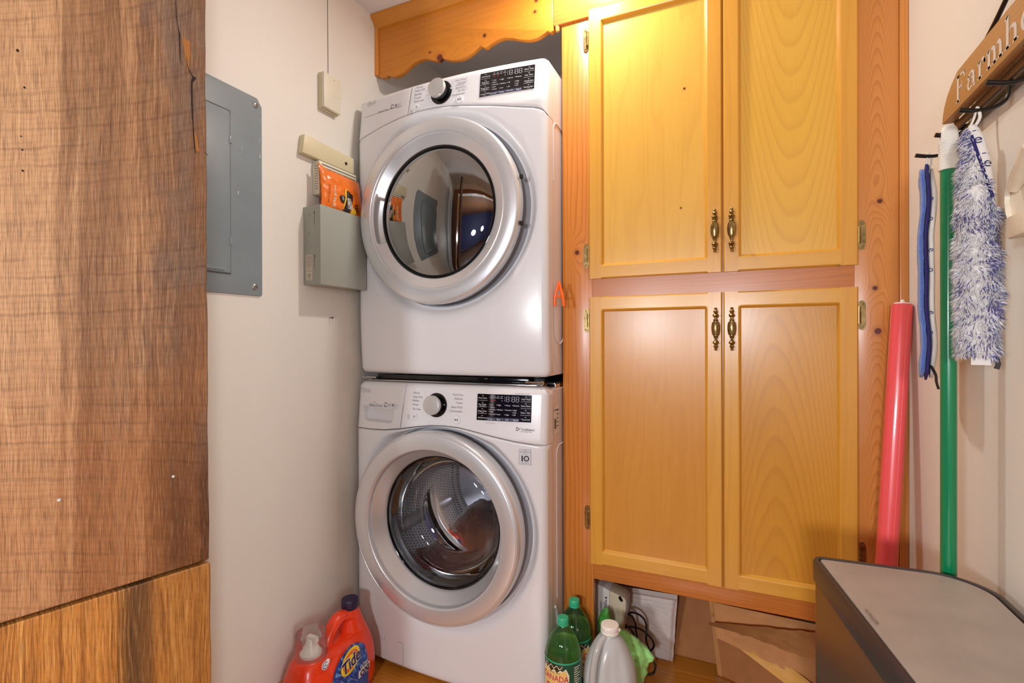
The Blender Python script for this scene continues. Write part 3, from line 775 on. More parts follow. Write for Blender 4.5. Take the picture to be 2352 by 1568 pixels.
def keypad(Mc, corners, left, right, cols, strip, status):
    sc, Pn, w, h = screen(Mc, *corners, 'display')
    A = h / w   # p is stretched by w, q by h: letters keep their shape with xs = 1/... below
    def T(t, p, q, hh, wmax=None, align='c', dim=False):
        vs, fs = text_geo(t, 0, .012)
        xs_ = [a for a, b in vs]; x0, x1 = min(xs_), max(xs_)
        kx = hh * h / .73 / w; ln = (x1 - x0) * kx
        if wmax and ln > wmax: kx *= wmax / ln; ln = wmax
        ox = {'l': x0, 'c': (x0 + x1) / 2, 'r': x1}[align]
        Pn.m.add([Pn.fn(p + (a - ox) * kx, q - (b - .365) * hh / .73) for a, b in vs], fs)
    for side, keys in ((.105, left), (.9, right)):
        for i, (a, b) in enumerate(keys):
            q = .075 + .25 * i
            Pn.rect(side - .014, side + .014, q - .014, q + .004)
            T(a, side, q + .075, .06, .165)
            if b: T(b, side, q + .135, .03, .12)
            if i < 3:
                Pn.rect(side - .085, side + .085, q + .165, q + .174)
                for e in (-1, 1): Pn.poly([(side + e * .085, q + .165), (side + e * .085, q + .174), (side + e * .092, q + .15), (side + e * .09, q + .15)])
    for i, t in enumerate(status):
        p = .265 + .066 * i
        Pn.rect(p - .018, p + .018, .065, .078); T(t, p, .13, .042, .055)
    for p, items in cols:
        for q, t in items:
            Pn.disc(p, q, .0065, 8, 1.9); T(t, p + .018, q, .052, .1, 'l')
    for i, t in enumerate(strip):
        p = .26 + .155 * i; T(t, p, .93, .068, .12)
        if i: Pn.rect(p - .079, p - .076, .89, .965)
    seven(Pn, .495, .07, .026, .2, True)
    for p in (.545, .645, .72): seven(Pn, p, .07, .055, .2)
    for q in (.12, .21): Pn.disc(.622, q, .004, 8, 1.9)
    Pn.disc(.47, .24, .008, 10, 1.9)
    Pn.build('lettering', LIT, sc)
    St = Print(lambda p, q: Vector(Pn.fn(p, q)) + Vector((0, .0003, 0))); St.rect(.185, .79, .875, .985, 8); St.build('touch_strip', BLUEB, sc)
    Rd = Print(Pn.fn)
    Rd.disc(.27, .225, .013, 14, 1.9) if strip[0] == 'Temp.' else Rd.ring(.27, .225, .007, .012, 0, 360, 14, 1.9)
    Rd.disc(.337, .225, .011, 12, 1.9) if strip[0] != 'Temp.' else Rd.ring(.337, .225, .007, .011, 0, 360, 14, 1.9)
    Rd.build('indicator', REDL, sc)

keypad(D, ((1104.8, 168.5), (1229.5, 150), (1227, 205.5), (1101, 221.3)),
       [('Antibacterial', ''), ('Rack Dry', '*Remote Start'), ('Energy Saver', '*Reduce Static'), ('Custom PGM', '*Steam')],
       [('More Time', ''), ('Less Time', ''), ('Wrinkle Care', '*Control Lock'), ('Damp Dry Signal', '*Wi-Fi')],
       [(.235, [(.38, 'Very'), (.475, 'More'), (.57, 'Normal'), (.665, 'Less'), (.76, 'Damp')]), (.375, [(.4, 'High'), (.58, 'Medium'), (.76, 'Low')]),
        (.515, [(.4, '60 min'), (.58, '40'), (.76, '20')]), (.655, [(.4, 'Remote'), (.58, 'High'), (.67, 'Low'), (.76, 'Off')])],
       ['Dry Level', 'Temp.', 'Time Dry', 'Signal'], ['Flow Sense', 'Clean Filter', 'Dry', 'Cool'])

def dial_text(Mc, left, right, kx, kz, u0, u1):
    P = Print(Mc.on(.0007))
    for (t, u, v) in left:
        x, z = Mc.hit(u, v); P.text(t, x, z, .0068, align='l', xs=.85)
        P.rect(x + .052 if len(t) > 7 else x + .042, kx - .044, z - .0004, z + .0002)
    for (t, u, v) in right:
        x, z = Mc.hit(u, v); P.text(t, x, z, .0068, align='r', xs=.85)
        P.rect(kx + .044, x - (.05 if len(t) > 8 else .046), z - .0004, z + .0002)
    return P
kx, kz = D.hit(1014, 213)
P = dial_text(D, [('Normal', 957, 202), ('Heavy Duty', 955, 209.5), ('Bedding', 954, 218), ('Towels', 953.5, 226), ('Small Load', 953, 234)],
              [('Perm Press', 1070, 180), ('Delicates', 1070, 187), ('Speed Dry', 1069, 197.5), ('Air Dry', 1068.5, 204.5), ('Downloaded', 1067, 213)], kx, kz, 0, 0)
x, z = D.hit(957, 196); P.text('SENSOR DRY', x, z, .0045, align='l', xs=.9)
x, z = D.hit(1069, 192); P.text('MANUAL DRY', x, z, .0045, align='r', xs=.9)
for ua, va, vb in ((954, 201, 237), (1072.5, 176, 190), (1071.5, 194, 207)):
    xa, za = D.hit(ua, va); xb, zb = D.hit(ua - 2, vb); P.rect(xa - .0003, xa + .0003, zb, za)
x, z = D.hit(945, 257); P.ring(x, z + .002, .003, .0038).text('LG', x, z + .002, .0028).rect(x - .006, x + .006, z - .006, z - .0048)
x0_, z0_ = D.hit(838, 270); x1_, _ = D.hit(922, 248); P.rect(x0_, x1_, z0_ - .0007, z0_ + .0003, 8)
x, z = D.hit(880, 254); P.text('Sensor Dry', x, z, .0085, xs=.85, shear=.05)
P.build('lettering', INK, dr)
def badges(Mc, u, v, k):
    P = Print(Mc.on(.0007)); x, z = Mc.hit(u, v)
    P.ring(x, z, .0048, .0078, 20, 160, 12).ring(x, z, .0048, .0078, 200, 340, 12).disc(x - .0055, z - .003, .0028, 8)
    P.text('6' if k == 3 else '', x + .016, z + .001, .008, bold=.02) if k == 3 else None
    b0 = x + (.011 if k == 2 else .0115)
    for i in range(k):
        c = b0 + .0055 + i * .0145
        for a in (-1, 1): P.rect(c + a * .0062 - .0002, c + a * .0062 + .0002, z - .008, z + .008)
        P.rect(c - .004, c + .004, z - .0085, z - .0075)
        if i == k - 2: P.poly([(c - .0045, z + .001), (c, z + .006), (c + .0045, z + .001), (c + .003, z + .001), (c + .003, z - .004), (c - .003, z - .004), (c - .003, z + .001)])
        if i == k - 1: P.rect(c - .004, c + .004, z - .0006, z + .0004).text('c', c + .001, z, .003)
    P.build('lettering', INK, Mc.root)
badges(D, 901, 245, 2)
def brand(Mc, u, v):
    x, z = Mc.hit(u, v); P = Print(Mc.on(.0008))
    P.ring(x, z, .0078, .009).rect(x - .0012, x, z - .0035, z + .0045).rect(x - .0012, x + .0025, z - .0035, z - .0025).rect(x + .002, x + .0078, z - .0006, z + .0006).disc(x - .004, z + .003, .0014, 8)
    P.text('LG', x + .012, z, .0135, align='l', xs=.95)
    P.build('logo', INKP, Mc.root)
brand(D, 848, 239)
# pressed features of the dryer's right side
SX = D.x1 - .003
def press(Mc, pts, t=.0025, nm='pressed_rib'):
    path = [(SX + .0002, a, b) for a, b in pts]
    MB().tube(path, t, 8).build(nm, WHITE, Mc.root)
def arch(y0, y1, zt, zb, r_):
    return [(y0, zb)] + [(y0 + r_ - r_ * math.cos(t), zt - r_ + r_ * math.sin(t)) for t in np.linspace(0, math.pi / 2, 7)] + [(y1 - r_ + r_ * math.sin(t), zt - r_ + r_ * math.cos(t)) for t in np.linspace(0, math.pi / 2, 7)] + [(y1, zb)]
press(D, [(1.40, 1.0), (1.40, 1.88)], .0012)
press(D, [(1.43, 1.26), (1.43, 1.12)] + [(1.43 + .05 - .05 * math.cos(t), 1.12 - .05 * math.sin(t)) for t in np.linspace(0, math.pi, 9)] + [(1.53, 1.26)], .002)
press(D, arch(1.43, 1.6, 1.74, 1.56, .03), .002)
press(D, [(1.41, 1.03), (1.41, .99), (1.43, .985), (1.436, 1.03), (1.41, 1.03)], .0012)

# ---------------- washer
wa = thing('washing_machine', 'white front-load washing machine on the floor beneath the dryer', 'washer', (XC, 1.7, 0))
seamW = [(-1.2, .786), (-1.13, .7855), (-1.07, .788), (-1.0, .797), (-.94, .808), (-.88, .816), (-.83, .818), (-.78, .816), (-.73, .808), (-.67, .797), (-.6, .786), (-.54, .780), (-.5046, .779)]
Wm = Machine(wa, 1.352, .022, .945, seamW, .79, .10, lambda z: 0)
CW = (-.855, .512)
Wm.front(*CW, .300); Wm.shell()
slW = lambda z: -.998 + (z - .8) * .1
def scoop(x, z):
    xa, xb, zt, zb = -1.168, -1.028, .862, .812
    cx_ = min(max(x, xa + .02), xb - .02)
    r_ = math.hypot(max(abs(x - (xa + xb) / 2) - (xb - xa) / 2 + .022, 0), max(zb + .022 - z, 0))
    inside = smooth((.022 - r_) / .005) * smooth((zt + .0015 * math.cos((x - xa) * 40) - z) / .0018)
    return .022 * inside * smooth((zt + .01 - z) / .03 + .4)
Wm.panel('drawer_front', lambda z: Wm.x0, lambda z: slW(z) - .0008, cut_l=False, nx=110, nz=80, mask=scoop)
Wm.panel('control_panel', lambda z: slW(z) + .0008, lambda z: Wm.x1, cut_r=False)
lip = [(x, Wm.y(x, .8635) - .004 * math.sin(math.pi * (x + 1.17) / .144) - .0005, .8635 - .004 * math.sin(math.pi * (x + 1.17) / .144)) for x in np.linspace(-1.17, -1.026, 16)]
MB().tube(lip, .0022, 8).build('pull_lip', WHITE, wa)
profW = [(.262, -.03), (.284, -.028), (.2925, -.01), (.294, .006), (.2945, .02), (.2935, .032), (.2905, .0385), (.287, .0405), (.286, .0398), (.285, .0412)] + [(.285 - i * .0047, .0412 + .002 * math.sin(math.pi * i / 10)) for i in range(1, 10)] + \
        [(.2405, .0412), (.2385, .0395), (.2365, .034), (.2355, .028)] + [(.2355 - i * .0027, .028 - i * .0044) for i in range(1, 11)] + [(.2075, -.02), (.206, -.026)]
def pocketW(a, r_):
    da = abs(((a - math.radians(-5)) + math.pi) % (2 * math.pi) - math.pi)
    return .016 * smooth((math.radians(21) - da) / math.radians(2)) * smooth((r_ - .213) / .003) * smooth((.233 - r_) / .004)
Wm.ring(profW, *CW, 'door_ring', SILVER, pocketW)
Wm.ring([(.212, -.012), (.209, -.0185), (.203, -.0205), (.2, -.034)], *CW, 'glass_rim', BLACK)
Wm.ring([(.204, -.024), (.198, -.055), (.19, -.085), (.178, -.108), (.16, -.122), (.125, -.12), (.08, -.112), (.04, -.108), (.0005, -.107)], *CW, 'glass_bowl', GLASS_W)
Wm.ring([(.203, -.023), (.197, -.017), (.18, -.011), (.14, -.005), (.085, -.0005), (.03, .001), (.0005, .0012)], *CW, 'door_glass', thin_glass('outer_door_glass', (.96, .96, .97), ior=1.5, gain=.9))
Wm.ring([(.312, -.054), (.27, -.054), (.24, -.05), (.225, -.07), (.235, -.1)], *CW, 'door_gasket', mat('gasket_pale', (168, 170, 178), rough=.4))
drum = Wm.drum(*CW, 1.86, .262)
Wm.feet(.028)
# dark laundry lying in the drum
rows = []
for j in range(17):
    t = j / 16
    row = []
    for i in range(21):
        k = i / 20 * 2 - 1
        wd = .19 * (1 - .25 * t); xx = CW[0] + k * wd
        hh = -.205 + .2 * (1 - abs(k) ** 1.6) * (.25 + .75 * math.sin(math.pi * min(1, t * 1.1)) ** .6)
        p = Vector((xx * 16, t * 7, 3.3)); hh += .022 * mnoise.noise(p) + .012 * mnoise.noise(p * 2.7)
        if abs(k) > .98 or j in (0, 16): hh = -.215
        row.append((xx, 1.475 + t * .33, CW[1] + max(hh, -math.sqrt(max(.0, .255 ** 2 - (xx - CW[0]) ** 2)) + .004)))
    rows.append(row)
cl_ = MB().grid(rows).build('dark_laundry', mat('brown_fabric', (92, 58, 52), rough=.95, sheen=.4, bump=.5, bscale=500, var=.3, vscale=20), None, angle=180)
cl_['label'] = 'dark brown laundry heaped inside the washing machine drum'; cl_['category'] = 'laundry'

kx, kz = Wm.hit(1003, 930)
Wm.knob(kx, kz); Wm.button(*Wm.hit(953, 956), .0098, 'power'); Wm.button(*Wm.hit(1049, 963.5), .0122, 'start')
keypad(Wm, ((1098, 903.3), (1222, 908.2), (1220, 970), (1094.2, 963.8)),
       [('Fresh Care', ''), ('Pre Wash', '*Remote Start'), ('Delay Wash', '*Wi-Fi'), ('Add Garments', '')],
       [('Cold Wash', ''), ('Extra Rinse', ''), ('Rinse + Spin', ''), ('* Control Lock', '')],
       [(.235, [(.4, 'Hot'), (.49, 'Warm'), (.575, 'Semi Warm'), (.66, 'Cold'), (.75, 'Tap Cold')]), (.375, [(.4, 'High'), (.575, 'Medium'), (.75, 'Low')]),
        (.525, [(.4, 'Heavy'), (.575, 'Normal'), (.75, 'Light')]), (.665, [(.4, 'Remote'), (.575, 'High'), (.66, 'Low'), (.75, 'Off')])],
       ['Temp.', 'Spin', 'Soil', 'Signal'], ['Sensing', 'Wash', 'Rinse', 'Spin'])
P = dial_text(Wm, [('Normal', 950, 901), ('Heavy Duty', 949, 910), ('Bedding', 948, 918.5), ('Whites', 947.5, 928), ('Tub Clean', 947, 938)],
              [('Perm Press', 1064, 906.5), ('Delicates', 1063, 915.5), ('Towels', 1062.5, 925), ('Speed Wash', 1062, 935), ('Downloaded', 1061, 944.5)], kx, kz, 0, 0)
x, z = Wm.hit(938.5, 956.5); P.ring(x, z + .002, .003, .0038).text('LG', x, z + .002, .0028).rect(x - .006, x + .006, z - .006, z - .0048)
x, z = Wm.hit(863.5, 929.5); P.text('Direct Drive', x, z, .0098, xs=.85).text('INVERTER', x - .008, z + .009, .003)
x, z = Wm.hit(1200, 904.5); P.text('INVERTER DIRECT DRIVE', x, z, .0028)
x, z = Wm.hit(1127, 971); P.text('Wi-Fi Hold 3 sec', x, z, .003)
P.build('lettering', INK, wa)
badges(Wm, 886, 929, 3); brand(Wm, 836, 895)
x, z = Wm.hit(1190, 985); P = Print(Wm.on(.0007))
for a in (80, 200, 320): P.ring(x - .0015, z, .0028, .0055, a, a + 85, 8)
P.text('TrueBalance', x + .0075, z, .0072, align='l', w=.042, bold=.006).text('ANTI-VIBRATION', x + .0075, z - .007, .0024, align='l', w=.034)
P.build('lettering', INKD, wa)
# the warranty sticker
xa, za = Wm.hit(1192.5, 1028.5); xb, zb = Wm.hit(1220, 1067.5); zt = za - .003
xm = (xa + xb) / 2; w_ = xb - xa; h_ = zt - zb
Pn = Print(Wm.on(.0006)); Pn.rect(xa, xb, zb, zt, 3); stk = Pn.build('warranty_sticker', mat('sticker_grey', (206, 204, 208), rough=.35), wa)
Pn = Print(Wm.on(.0012))
for a, b, c, d in ((xa, xb, zt - .0005, zt), (xa, xb, zb, zb + .0005), (xa, xa + .0005, zb, zt), (xb - .0005, xb, zb, zt)): Pn.rect(a, b, c, d)
Pn.text('INVERTER', xm, zt - h_ * .075, h_ * .035).text('Direct Drive', xm, zt - h_ * .165, h_ * .075, w=w_ * .82).text('MOTOR', xm, zt - h_ * .26, h_ * .035)
Pn.rect(xa + w_ * .08, xb - w_ * .08, zt - h_ * .335, zt - h_ * .33)
Pn.text('1', xm - w_ * .24, zt - h_ * .6, h_ * .36, bold=.05).ring(xm + w_ * .12, zt - h_ * .6, h_ * .115, h_ * .19, n=36).text('YEAR', xm + w_ * .12, zt - h_ * .6, h_ * .045)
Pn.text('WARRANTY', xm, zt - h_ * .9, h_ * .045, w=w_ * .7)
Pn.build('lettering', mat('ink_black', (24, 22, 40), rough=.5), stk)
# drain filter door, low on the left
fd = [Wm.hit(838, 1441), Wm.hit(924, 1473), Wm.hit(929, 1538), Wm.hit(842, 1505)]
xa, xb = fd[0][0], (fd[1][0] + fd[2][0]) / 2; zt, zb = fd[0][1] - .002, .035
Pn = Print(Wm.on(.0005)); g_ = .0012; rr = .008
def rrect(xa, xb, zb, zt, r_, n=5):
    out = []
    for cx_, cz_, a0 in ((xb - r_, zt - r_, 0), (xa + r_, zt - r_, 90), (xa + r_, zb + r_, 180), (xb - r_, zb + r_, 270)):
        out += [(cx_ + r_ * math.cos(math.radians(a0 + 90 * k / n)), cz_ + r_ * math.sin(math.radians(a0 + 90 * k / n))) for k in range(n + 1)]
    return out
O_ = rrect(xa, xb, zb, zt, rr); I_ = rrect(xa + g_, xb - g_, zb + g_, zt - g_, rr - g_)
Pn.m.grid([[Pn.fn(*p) for p in O_ + O_[:1]], [Pn.fn(*p) for p in I_ + I_[:1]]])
Pn.rect((xa + xb) / 2 - .011, (xa + xb) / 2 + .009, zt - .0115, zt - .0105).rect((xa + xb) / 2 - .011, (xa + xb) / 2 - .01, zt - .011, zt).rect((xa + xb) / 2 + .008, (xa + xb) / 2 + .009, zt - .011, zt)
gp = Pn.build('filter_door_gap', mat('gap_grey', (120, 112, 110), rough=.6), wa)
fm = MB(); ins = rrect(xa + g_, xb - g_, zb + g_, zt - g_, rr - g_)
nx_ = 9; rowsf = []
for j in range(7):
    q = zb + g_ + (zt - zb - 2 * g_) * j / 6
    rowsf.append([(xa + g_ + (xb - xa - 2 * g_) * i / nx_, Wm.y(xa + (xb - xa) * i / nx_, q) - .0004, q) for i in range(nx_ + 1)])
fm.grid(rowsf); fm.build('filter_door', WHITE, wa)
press(Wm, [(1.40, .05), (1.40, .92)], .0012)
press(Wm, arch(1.45, 1.66, .76, .3, .03), .002)
path = [(SX + .0004, 1.43 + .02 * math.sin(t), .22 - .06 * math.cos(t)) for t in np.linspace(0.2, math.pi - .1, 9)]
MB().tube(path, .004, 8).build('side_grip', WHITE, wa)
Pn = Print(lambda p, q: (SX + .0012, p, q)); Pn.rect(1.42, 1.47, .8, .885); st2 = Pn.build('serial_sticker', mat('sticker_white', (226, 224, 220), rough=.5), wa)
Pn = Print(lambda p, q: (SX + .0018, p, q))
for i in range(9): Pn.rect(1.428 + i * .0018, 1.4292 + i * .0018, .815, .845)
for i in range(5): Pn.rect(1.45, 1.465, .82 + .012 * i, .823 + .012 * i)
Pn.rect(1.424, 1.466, .87, .8725).build('lettering', INKD, st2)

# ---------------- stacking kit between the two
kit = thing('stacking_kit', 'black and chrome stacking bracket in the gap between the dryer and washer', 'bracket', (XC, 1.6, .945))
MB().box(XC - .32, XC + .32, 1.40, 2.05, .9395, .9525).build('tray', BLACK, kit, bevel=.002)
MB().box(XC - .31, XC + .31, 1.372, 1.378, .947, .951).build('front_rail', CHROME, kit, bevel=.001)
MB().box(XC - .28, XC + .28, 1.385, 1.40, .9515, .969).build('front_bar', BLACK, kit, bevel=.002)
for sx in (-1, 1):
    MB().tube([(XC + sx * .333, 1.374, .957), (XC + sx * .275, 1.374, .957)], .0035, 10).lathe([(0, -.003), (.0058, -.003), (.0058, .003), (0, .003)], (XC + sx * .328, 1.374, .957), 'X', 8).build('screw', CHROME, kit)
MB().box(XC + .318, XC + .342, 1.45, 1.75, .947, .951).box(XC + .339, XC + .342, 1.45, 1.75, .925, .951).build('side_bracket', CHROME, kit, bevel=.0008)

# ------------------------------------------------------------------ things on the left wall
GREYP = mat('panel_grey', (134, 146, 152), rough=.38, var=.08, vscale=9, spec=.5)
GREYB = mat('box_grey', (164, 166, 156), rough=.4)
CREAM = mat('cream_plastic', (220, 208, 172), rough=.4)
CREAM2 = mat('ivory_plastic', (226, 220, 200), rough=.4)
SCREW = mat('screw_steel', (170, 170, 168), rough=.3, metal=1)
def yz(x): return lambda p, q, a: (x + a, p, q)
bp = thing('breaker_panel', 'grey steel electrical breaker panel flush on the left wall behind the timber jamb', 'electrical panel', (XL, .82, 1.208))
pts = [(.62, 1.208), (.995, 1.208), (.9985, 1.212), (1.0, 1.735), (.985, 1.756), (.62, 1.756)]
MB().prism(pts, 0, .006, yz(XL)).build('cover_plate', GREYP, bp, bevel=.003)
MB().box(XL + .006, XL + .0085, .70, .9015, 1.258, 1.688).build('door_surround', GREYP, bp, bevel=.001)
MB().prism([(.702, 1.262), (.899, 1.262), (.899, 1.676), (.892, 1.684), (.702, 1.684)], .0075, .011, yz(XL)).build('door', GREYP, bp, bevel=.002)
Pn = Print(lambda p, q: (XL + .0086, p, q))
for a, b, c, d in ((.8992, .9006, 1.26, 1.686), (.702, .9, 1.6846, 1.6862), (.702, .9, 1.2588, 1.2604)): Pn.rect(a, b, c, d)
Pn.build('door_gap', DARKM, bp)
MB().prism([(.70, 1.266), (.878, 1.266), (.884, 1.2755), (.70, 1.2755)], .0105, .0135, yz(XL)).build('finger_lip', GREYP, bp, bevel=.001)
for z in (1.600, 1.335): MB().box(XL + .007, XL + .0125, .8955, .9035, z, z + .02).build('hinge', GREYP, bp, bevel=.001)
for y_, z in ((.978, 1.734), (.974, 1.232)):
    s_ = MB().lathe([(.0085, 0), (.0085, .001), (.006, .0028), (.0005, .003)], (XL + .006, y_, z), 'X', 20).build('screw', SCREW, bp)
    MB().box(XL + .0088, XL + .0092, y_ - .0055, y_ + .0055, z - .0008, z + .0008).build('slot', DARKM, s_)
Pn = Print(lambda p, q: (XL + .0064, p, q))
random.seed(3)
for a, b in ((.93, 1.59), (.932, 1.575), (.936, 1.6), (.99, 1.64), (.992, 1.6), (.9935, 1.7), (.996, 1.42), (.998, 1.39), (.925, 1.475)):
    Pn.poly([(a + random.uniform(-.002, .002), b + random.uniform(-.01, .01)) for _ in range(4)])
Pn.build('paint_smear', mat('paint_smear', (212, 212, 206), rough=.7), bp)

sb = thing('sensor_box', 'small ivory wall box with a thin wire running up to the ceiling', 'wall box', (XL, 1.247, 1.82))
P4 = [(1.21, 1.822), (1.288, 1.836), (1.284, 1.946), (1.21, 1.936)]
MB().box(XL, XL + .012, 1.213, 1.285, 1.823, 1.938).build('backplate', CREAM, sb, bevel=.001)
MB().box(XL + .013, XL + .026, 1.212, 1.286, 1.826, 1.938).build('cover', CREAM2, sb, bevel=.003)
MB().tube([(XL + .0012, 1.2545, z + 0) for z in (1.938, 2.0, 2.06, 2.14, 2.2, CEILZ)], .0008, 6).build('wire', mat('wire_grey', (92, 80, 72), rough=.6), sb)
MB().tube([(XL + .0005, 1.2545, 1.938), (XL + .02, 1.2545, 1.9395), (XL + .0268, 1.2545, 1.925)], .0008, 6).build('wire', mat('wire_grey', (92, 80, 72)), sb)
Pn = Print(lambda p, q: (XL + .0263, p, q)); Pn.ring(1.26, 1.868, .004, .0046, 0, 200, 12).rect(1.246, 1.284, 1.876, 1.8765).build('moulded_mark', INKP, sb)

rw = thing('raceway_cover', 'yellowed plastic cable cover strip sloping out above the vented box', 'cable cover', (XL, 1.27, 1.65))
MB().prism([(1.128, 1.652), (1.352, 1.652), (1.352, 1.705), (1.137, 1.712)], .0, .022, yz(XL)).build('cover', CREAM, rw, bevel=.004)
m = MB().lathe([(.0055, 0), (.0055, .001), (.003, .0016), (.0004, .0006)], (XL + .022, 1.312, 1.676), 'X', 14); m.build('screw', mat('screw_dark', (60, 56, 48), rough=.4, metal=1), rw)

vb = thing('chime_box', 'ivory plastic box with louvre slots on the left wall beside the dryer', 'wall box', (XL, 1.27, 1.54))
MB().box(XL, XL + .031, 1.185, 1.352, 1.5405, 1.647).build('housing', CREAM2, vb, bevel=.004)
SLOT = mat('slot_brown', (120, 106, 84), rough=.8)
for i in range(10):
    z = 1.629 - i * .0078
    MB().box(XL + .012, XL + .026, 1.1846, 1.187, z - .0007, z + .0007).build('side_slot', SLOT, vb)
for i in range(9):
    z = 1.637 - i * .0098
    MB().box(XL + .0296, XL + .0316, 1.196, 1.346, z - .0016, z + .0016).build('front_slot', SLOT, vb)

jb = thing('junction_box', 'grey-green metal junction box under the orange dryer sheet bag', 'electrical box', (XL, 1.25, 1.254))
MB().box(XL, XL + .07, 1.149, 1.352, 1.2545, 1.494).build('case', GREYB, jb, bevel=.0015)
MB().box(XL + .05, XL + .0712, 1.1478, 1.353, 1.2535, 1.4955).build('lid', GREYB, jb, bevel=.001)
for dx, z in ((.022, 1.47), (.022, 1.41)):
    s_ = MB().lathe([(.0042, 0), (.004, -.0012), (.002, -.002), (.0004, -.002)], (XL + dx, 1.149, z), 'Y', 12).build('screw', SCREW, jb)
MB().lathe([(.0125, 0), (.0125, -.0006), (.0115, -.0008), (.011, -.0002)], (XL + .02, 1.149, 1.374), 'Y', 24).build('knockout', GREYB, jb)
for z in (1.452, 1.32):
    MB().box(XL + .0455, XL + .0475, 1.1484, 1.149, z + .018, z + .024).box(XL + .0462, XL + .0467, 1.1486, 1.149, z - .018, z + .018).build('slot', DARKM, jb)
Pn = Print(lambda p, q: (XL + p, 1.1484, q)); Pn.rect(.011, .038, 1.268, 1.346); lb = Pn.build('data_label', mat('label_paper', (206, 196, 180), rough=.6), jb)
Pn = Print(lambda p, q: (XL + p, 1.1481, q))
Pn.ring(.0245, 1.324, .0095, .0102).ring(.0245, 1.324, .006, .0066).ring(.0245, 1.324, .0025, .003).rect(.014, .035, 1.341, 1.3418).rect(.015, .034, 1.337, 1.3376)
for s_ in (-1, 1): Pn.ring(.0245 + s_ * .0075, 1.336, .002, .0025).ring(.0245 + s_ * .0075, 1.312, .002, .0025)
Pn.rect(.0175, .0315, 1.3035, 1.304).rect(.0175, .0315, 1.308, 1.3085).rect(.013, .036, 1.2945, 1.295)
Pn.ring(.0245, 1.283, .0042, .0054).poly([(.0215, 1.2855), (.0245, 1.281), (.0275, 1.2855), (.0245, 1.2835)]).rect(.019, .03, 1.274, 1.2745).rect(.017, .032, 1.2715, 1.272).build('lettering', INKD, lb)
Pn = Print(lambda p, q: (XL + p, 1.148, q)); Pn.text('N  534678', .0245, 1.299, .0028).build('lettering', mat('ink_orange', (190, 120, 60), rough=.6), lb)

# orange bag of dryer sheets standing on the junction box
ds = thing('dryer_sheet_bag', 'orange foil bag of dryer sheets standing on the grey junction box', 'bag', (XL + .05, 1.25, 1.4955))
ORG = mat('orange_foil', (246, 122, 28), rough=.28, coat=.3)
Y0, Y1, Z0, Z1 = 1.168, 1.352, 1.4957, 1.622
def bagx(yy, zz):
    t = (zz - Z0) / (Z1 - Z0); s_ = (yy - Y0) / (Y1 - Y0)
    puff = .016 * (max(0, 1 - (2 * s_ - 1) ** 2) * max(0, 1 - (2 * t - 1) ** 2)) ** .45
    n_ = .0028 * mnoise.noise(Vector((yy * 60, zz * 60, 1))) + .002 * mnoise.noise(Vector((yy * 150, zz * 40, 4)))
    return XL + .056 - .014 * t + puff + n_
def top(yy):  # upper edge sinks to the right, as the bag leans
    s_ = (yy - Y0) / (Y1 - Y0); return Z1 - .006 * s_ + (.012 * (1 - s_ * 8) if s_ < .125 else 0)
rows = []
for j in range(29):
    t = j / 28
    rows.append([(bagx(Y0 + (Y1 - Y0) * i / 36, Z0 + (top(Y0 + (Y1 - Y0) * i / 36) - Z0) * t), Y0 + (Y1 - Y0) * i / 36 + .006 * (1 - i / 36) * math.sin(t * 2.5), Z0 + (top(Y0 + (Y1 - Y0) * i / 36) - Z0) * t) for i in range(37)])
m = MB().grid(rows)
m.grid([[(XL + .053 - .014 * j / 28, r_[i][1], r_[i][2]) for i in range(37)] for j, r_ in enumerate(rows)])
bag = m.build('pouch', ORG, ds, angle=80)
DP = lambda e: Print(lambda p, q: (bagx(p, q) + e, p, q))
def bz(u, v): p = at(u, v, x=XL + .062); return p.y, p.z
RD = -math.pi / 2
Pn = DP(.0012)
p_, q_ = bz(768, 450); Pn.text('VALUE PACK', p_, q_, .0105, rot=RD - .12, bold=.03, w=.072)
Pn.build('lettering', mat('print_cream', (246, 226, 196), rough=.5), bag)
Pn = DP(.0012); p_, q_ = bz(757, 443); Pn.text('outdoor fresh', p_, q_, .0062, rot=RD - .1, w=.06); Pn.build('lettering', mat('print_rust', (150, 60, 20), rough=.5), bag)
Pn = DP(.0014)
cy_, cz_ = bz(795, 464)
fan(Pn, edge_split([(cy_ - .018, cz_ - .03), (cy_ + .012, cz_ - .042), (cy_ + .03, cz_ + .028), (cy_ - .004, cz_ + .04)]), 10)
fan(Pn, [(cy_ - .02 + .013 * math.cos(k / 10 * math.pi), cz_ + .004 + .013 * math.sin(k / 10 * math.pi)) for k in range(20)], 5); Pn.build('print_panel', mat('print_brown', (44, 26, 24), rough=.4), bag)
Pn = DP(.0018); fan(Pn, edge_split([(cy_ - .0185, cz_ - .026), (cy_ - .0135, cz_ - .028), (cy_ + .0015, cz_ + .041), (cy_ - .0045, cz_ + .042)]), 4)
fan(Pn, [(cy_ + .03 + .0115 * math.cos(k / 8 * math.pi), cz_ - .026 + .0115 * math.sin(k / 8 * math.pi)) for k in range(16)], 5); Pn.build('print_panel', mat('print_yellow', (242, 196, 44), rough=.4), bag)
Pn = DP(.0026)
Pn.text('DRYER', cy_ + .0175, cz_ - .005, .0082, rot=RD + .24, bold=.03).text('SHEETS', cy_ + .0075, cz_ - .0045, .0082, rot=RD + .24, bold=.03).text('FABRIC SOFTENER', cy_ + .0, cz_ - .003, .0035, rot=RD + .24)
Pn.text('160', cy_ - .02, cz_ + .006, .006, rot=RD + .24)
Pn.build('lettering', mat('print_white', (240, 236, 228), rough=.5), bag)
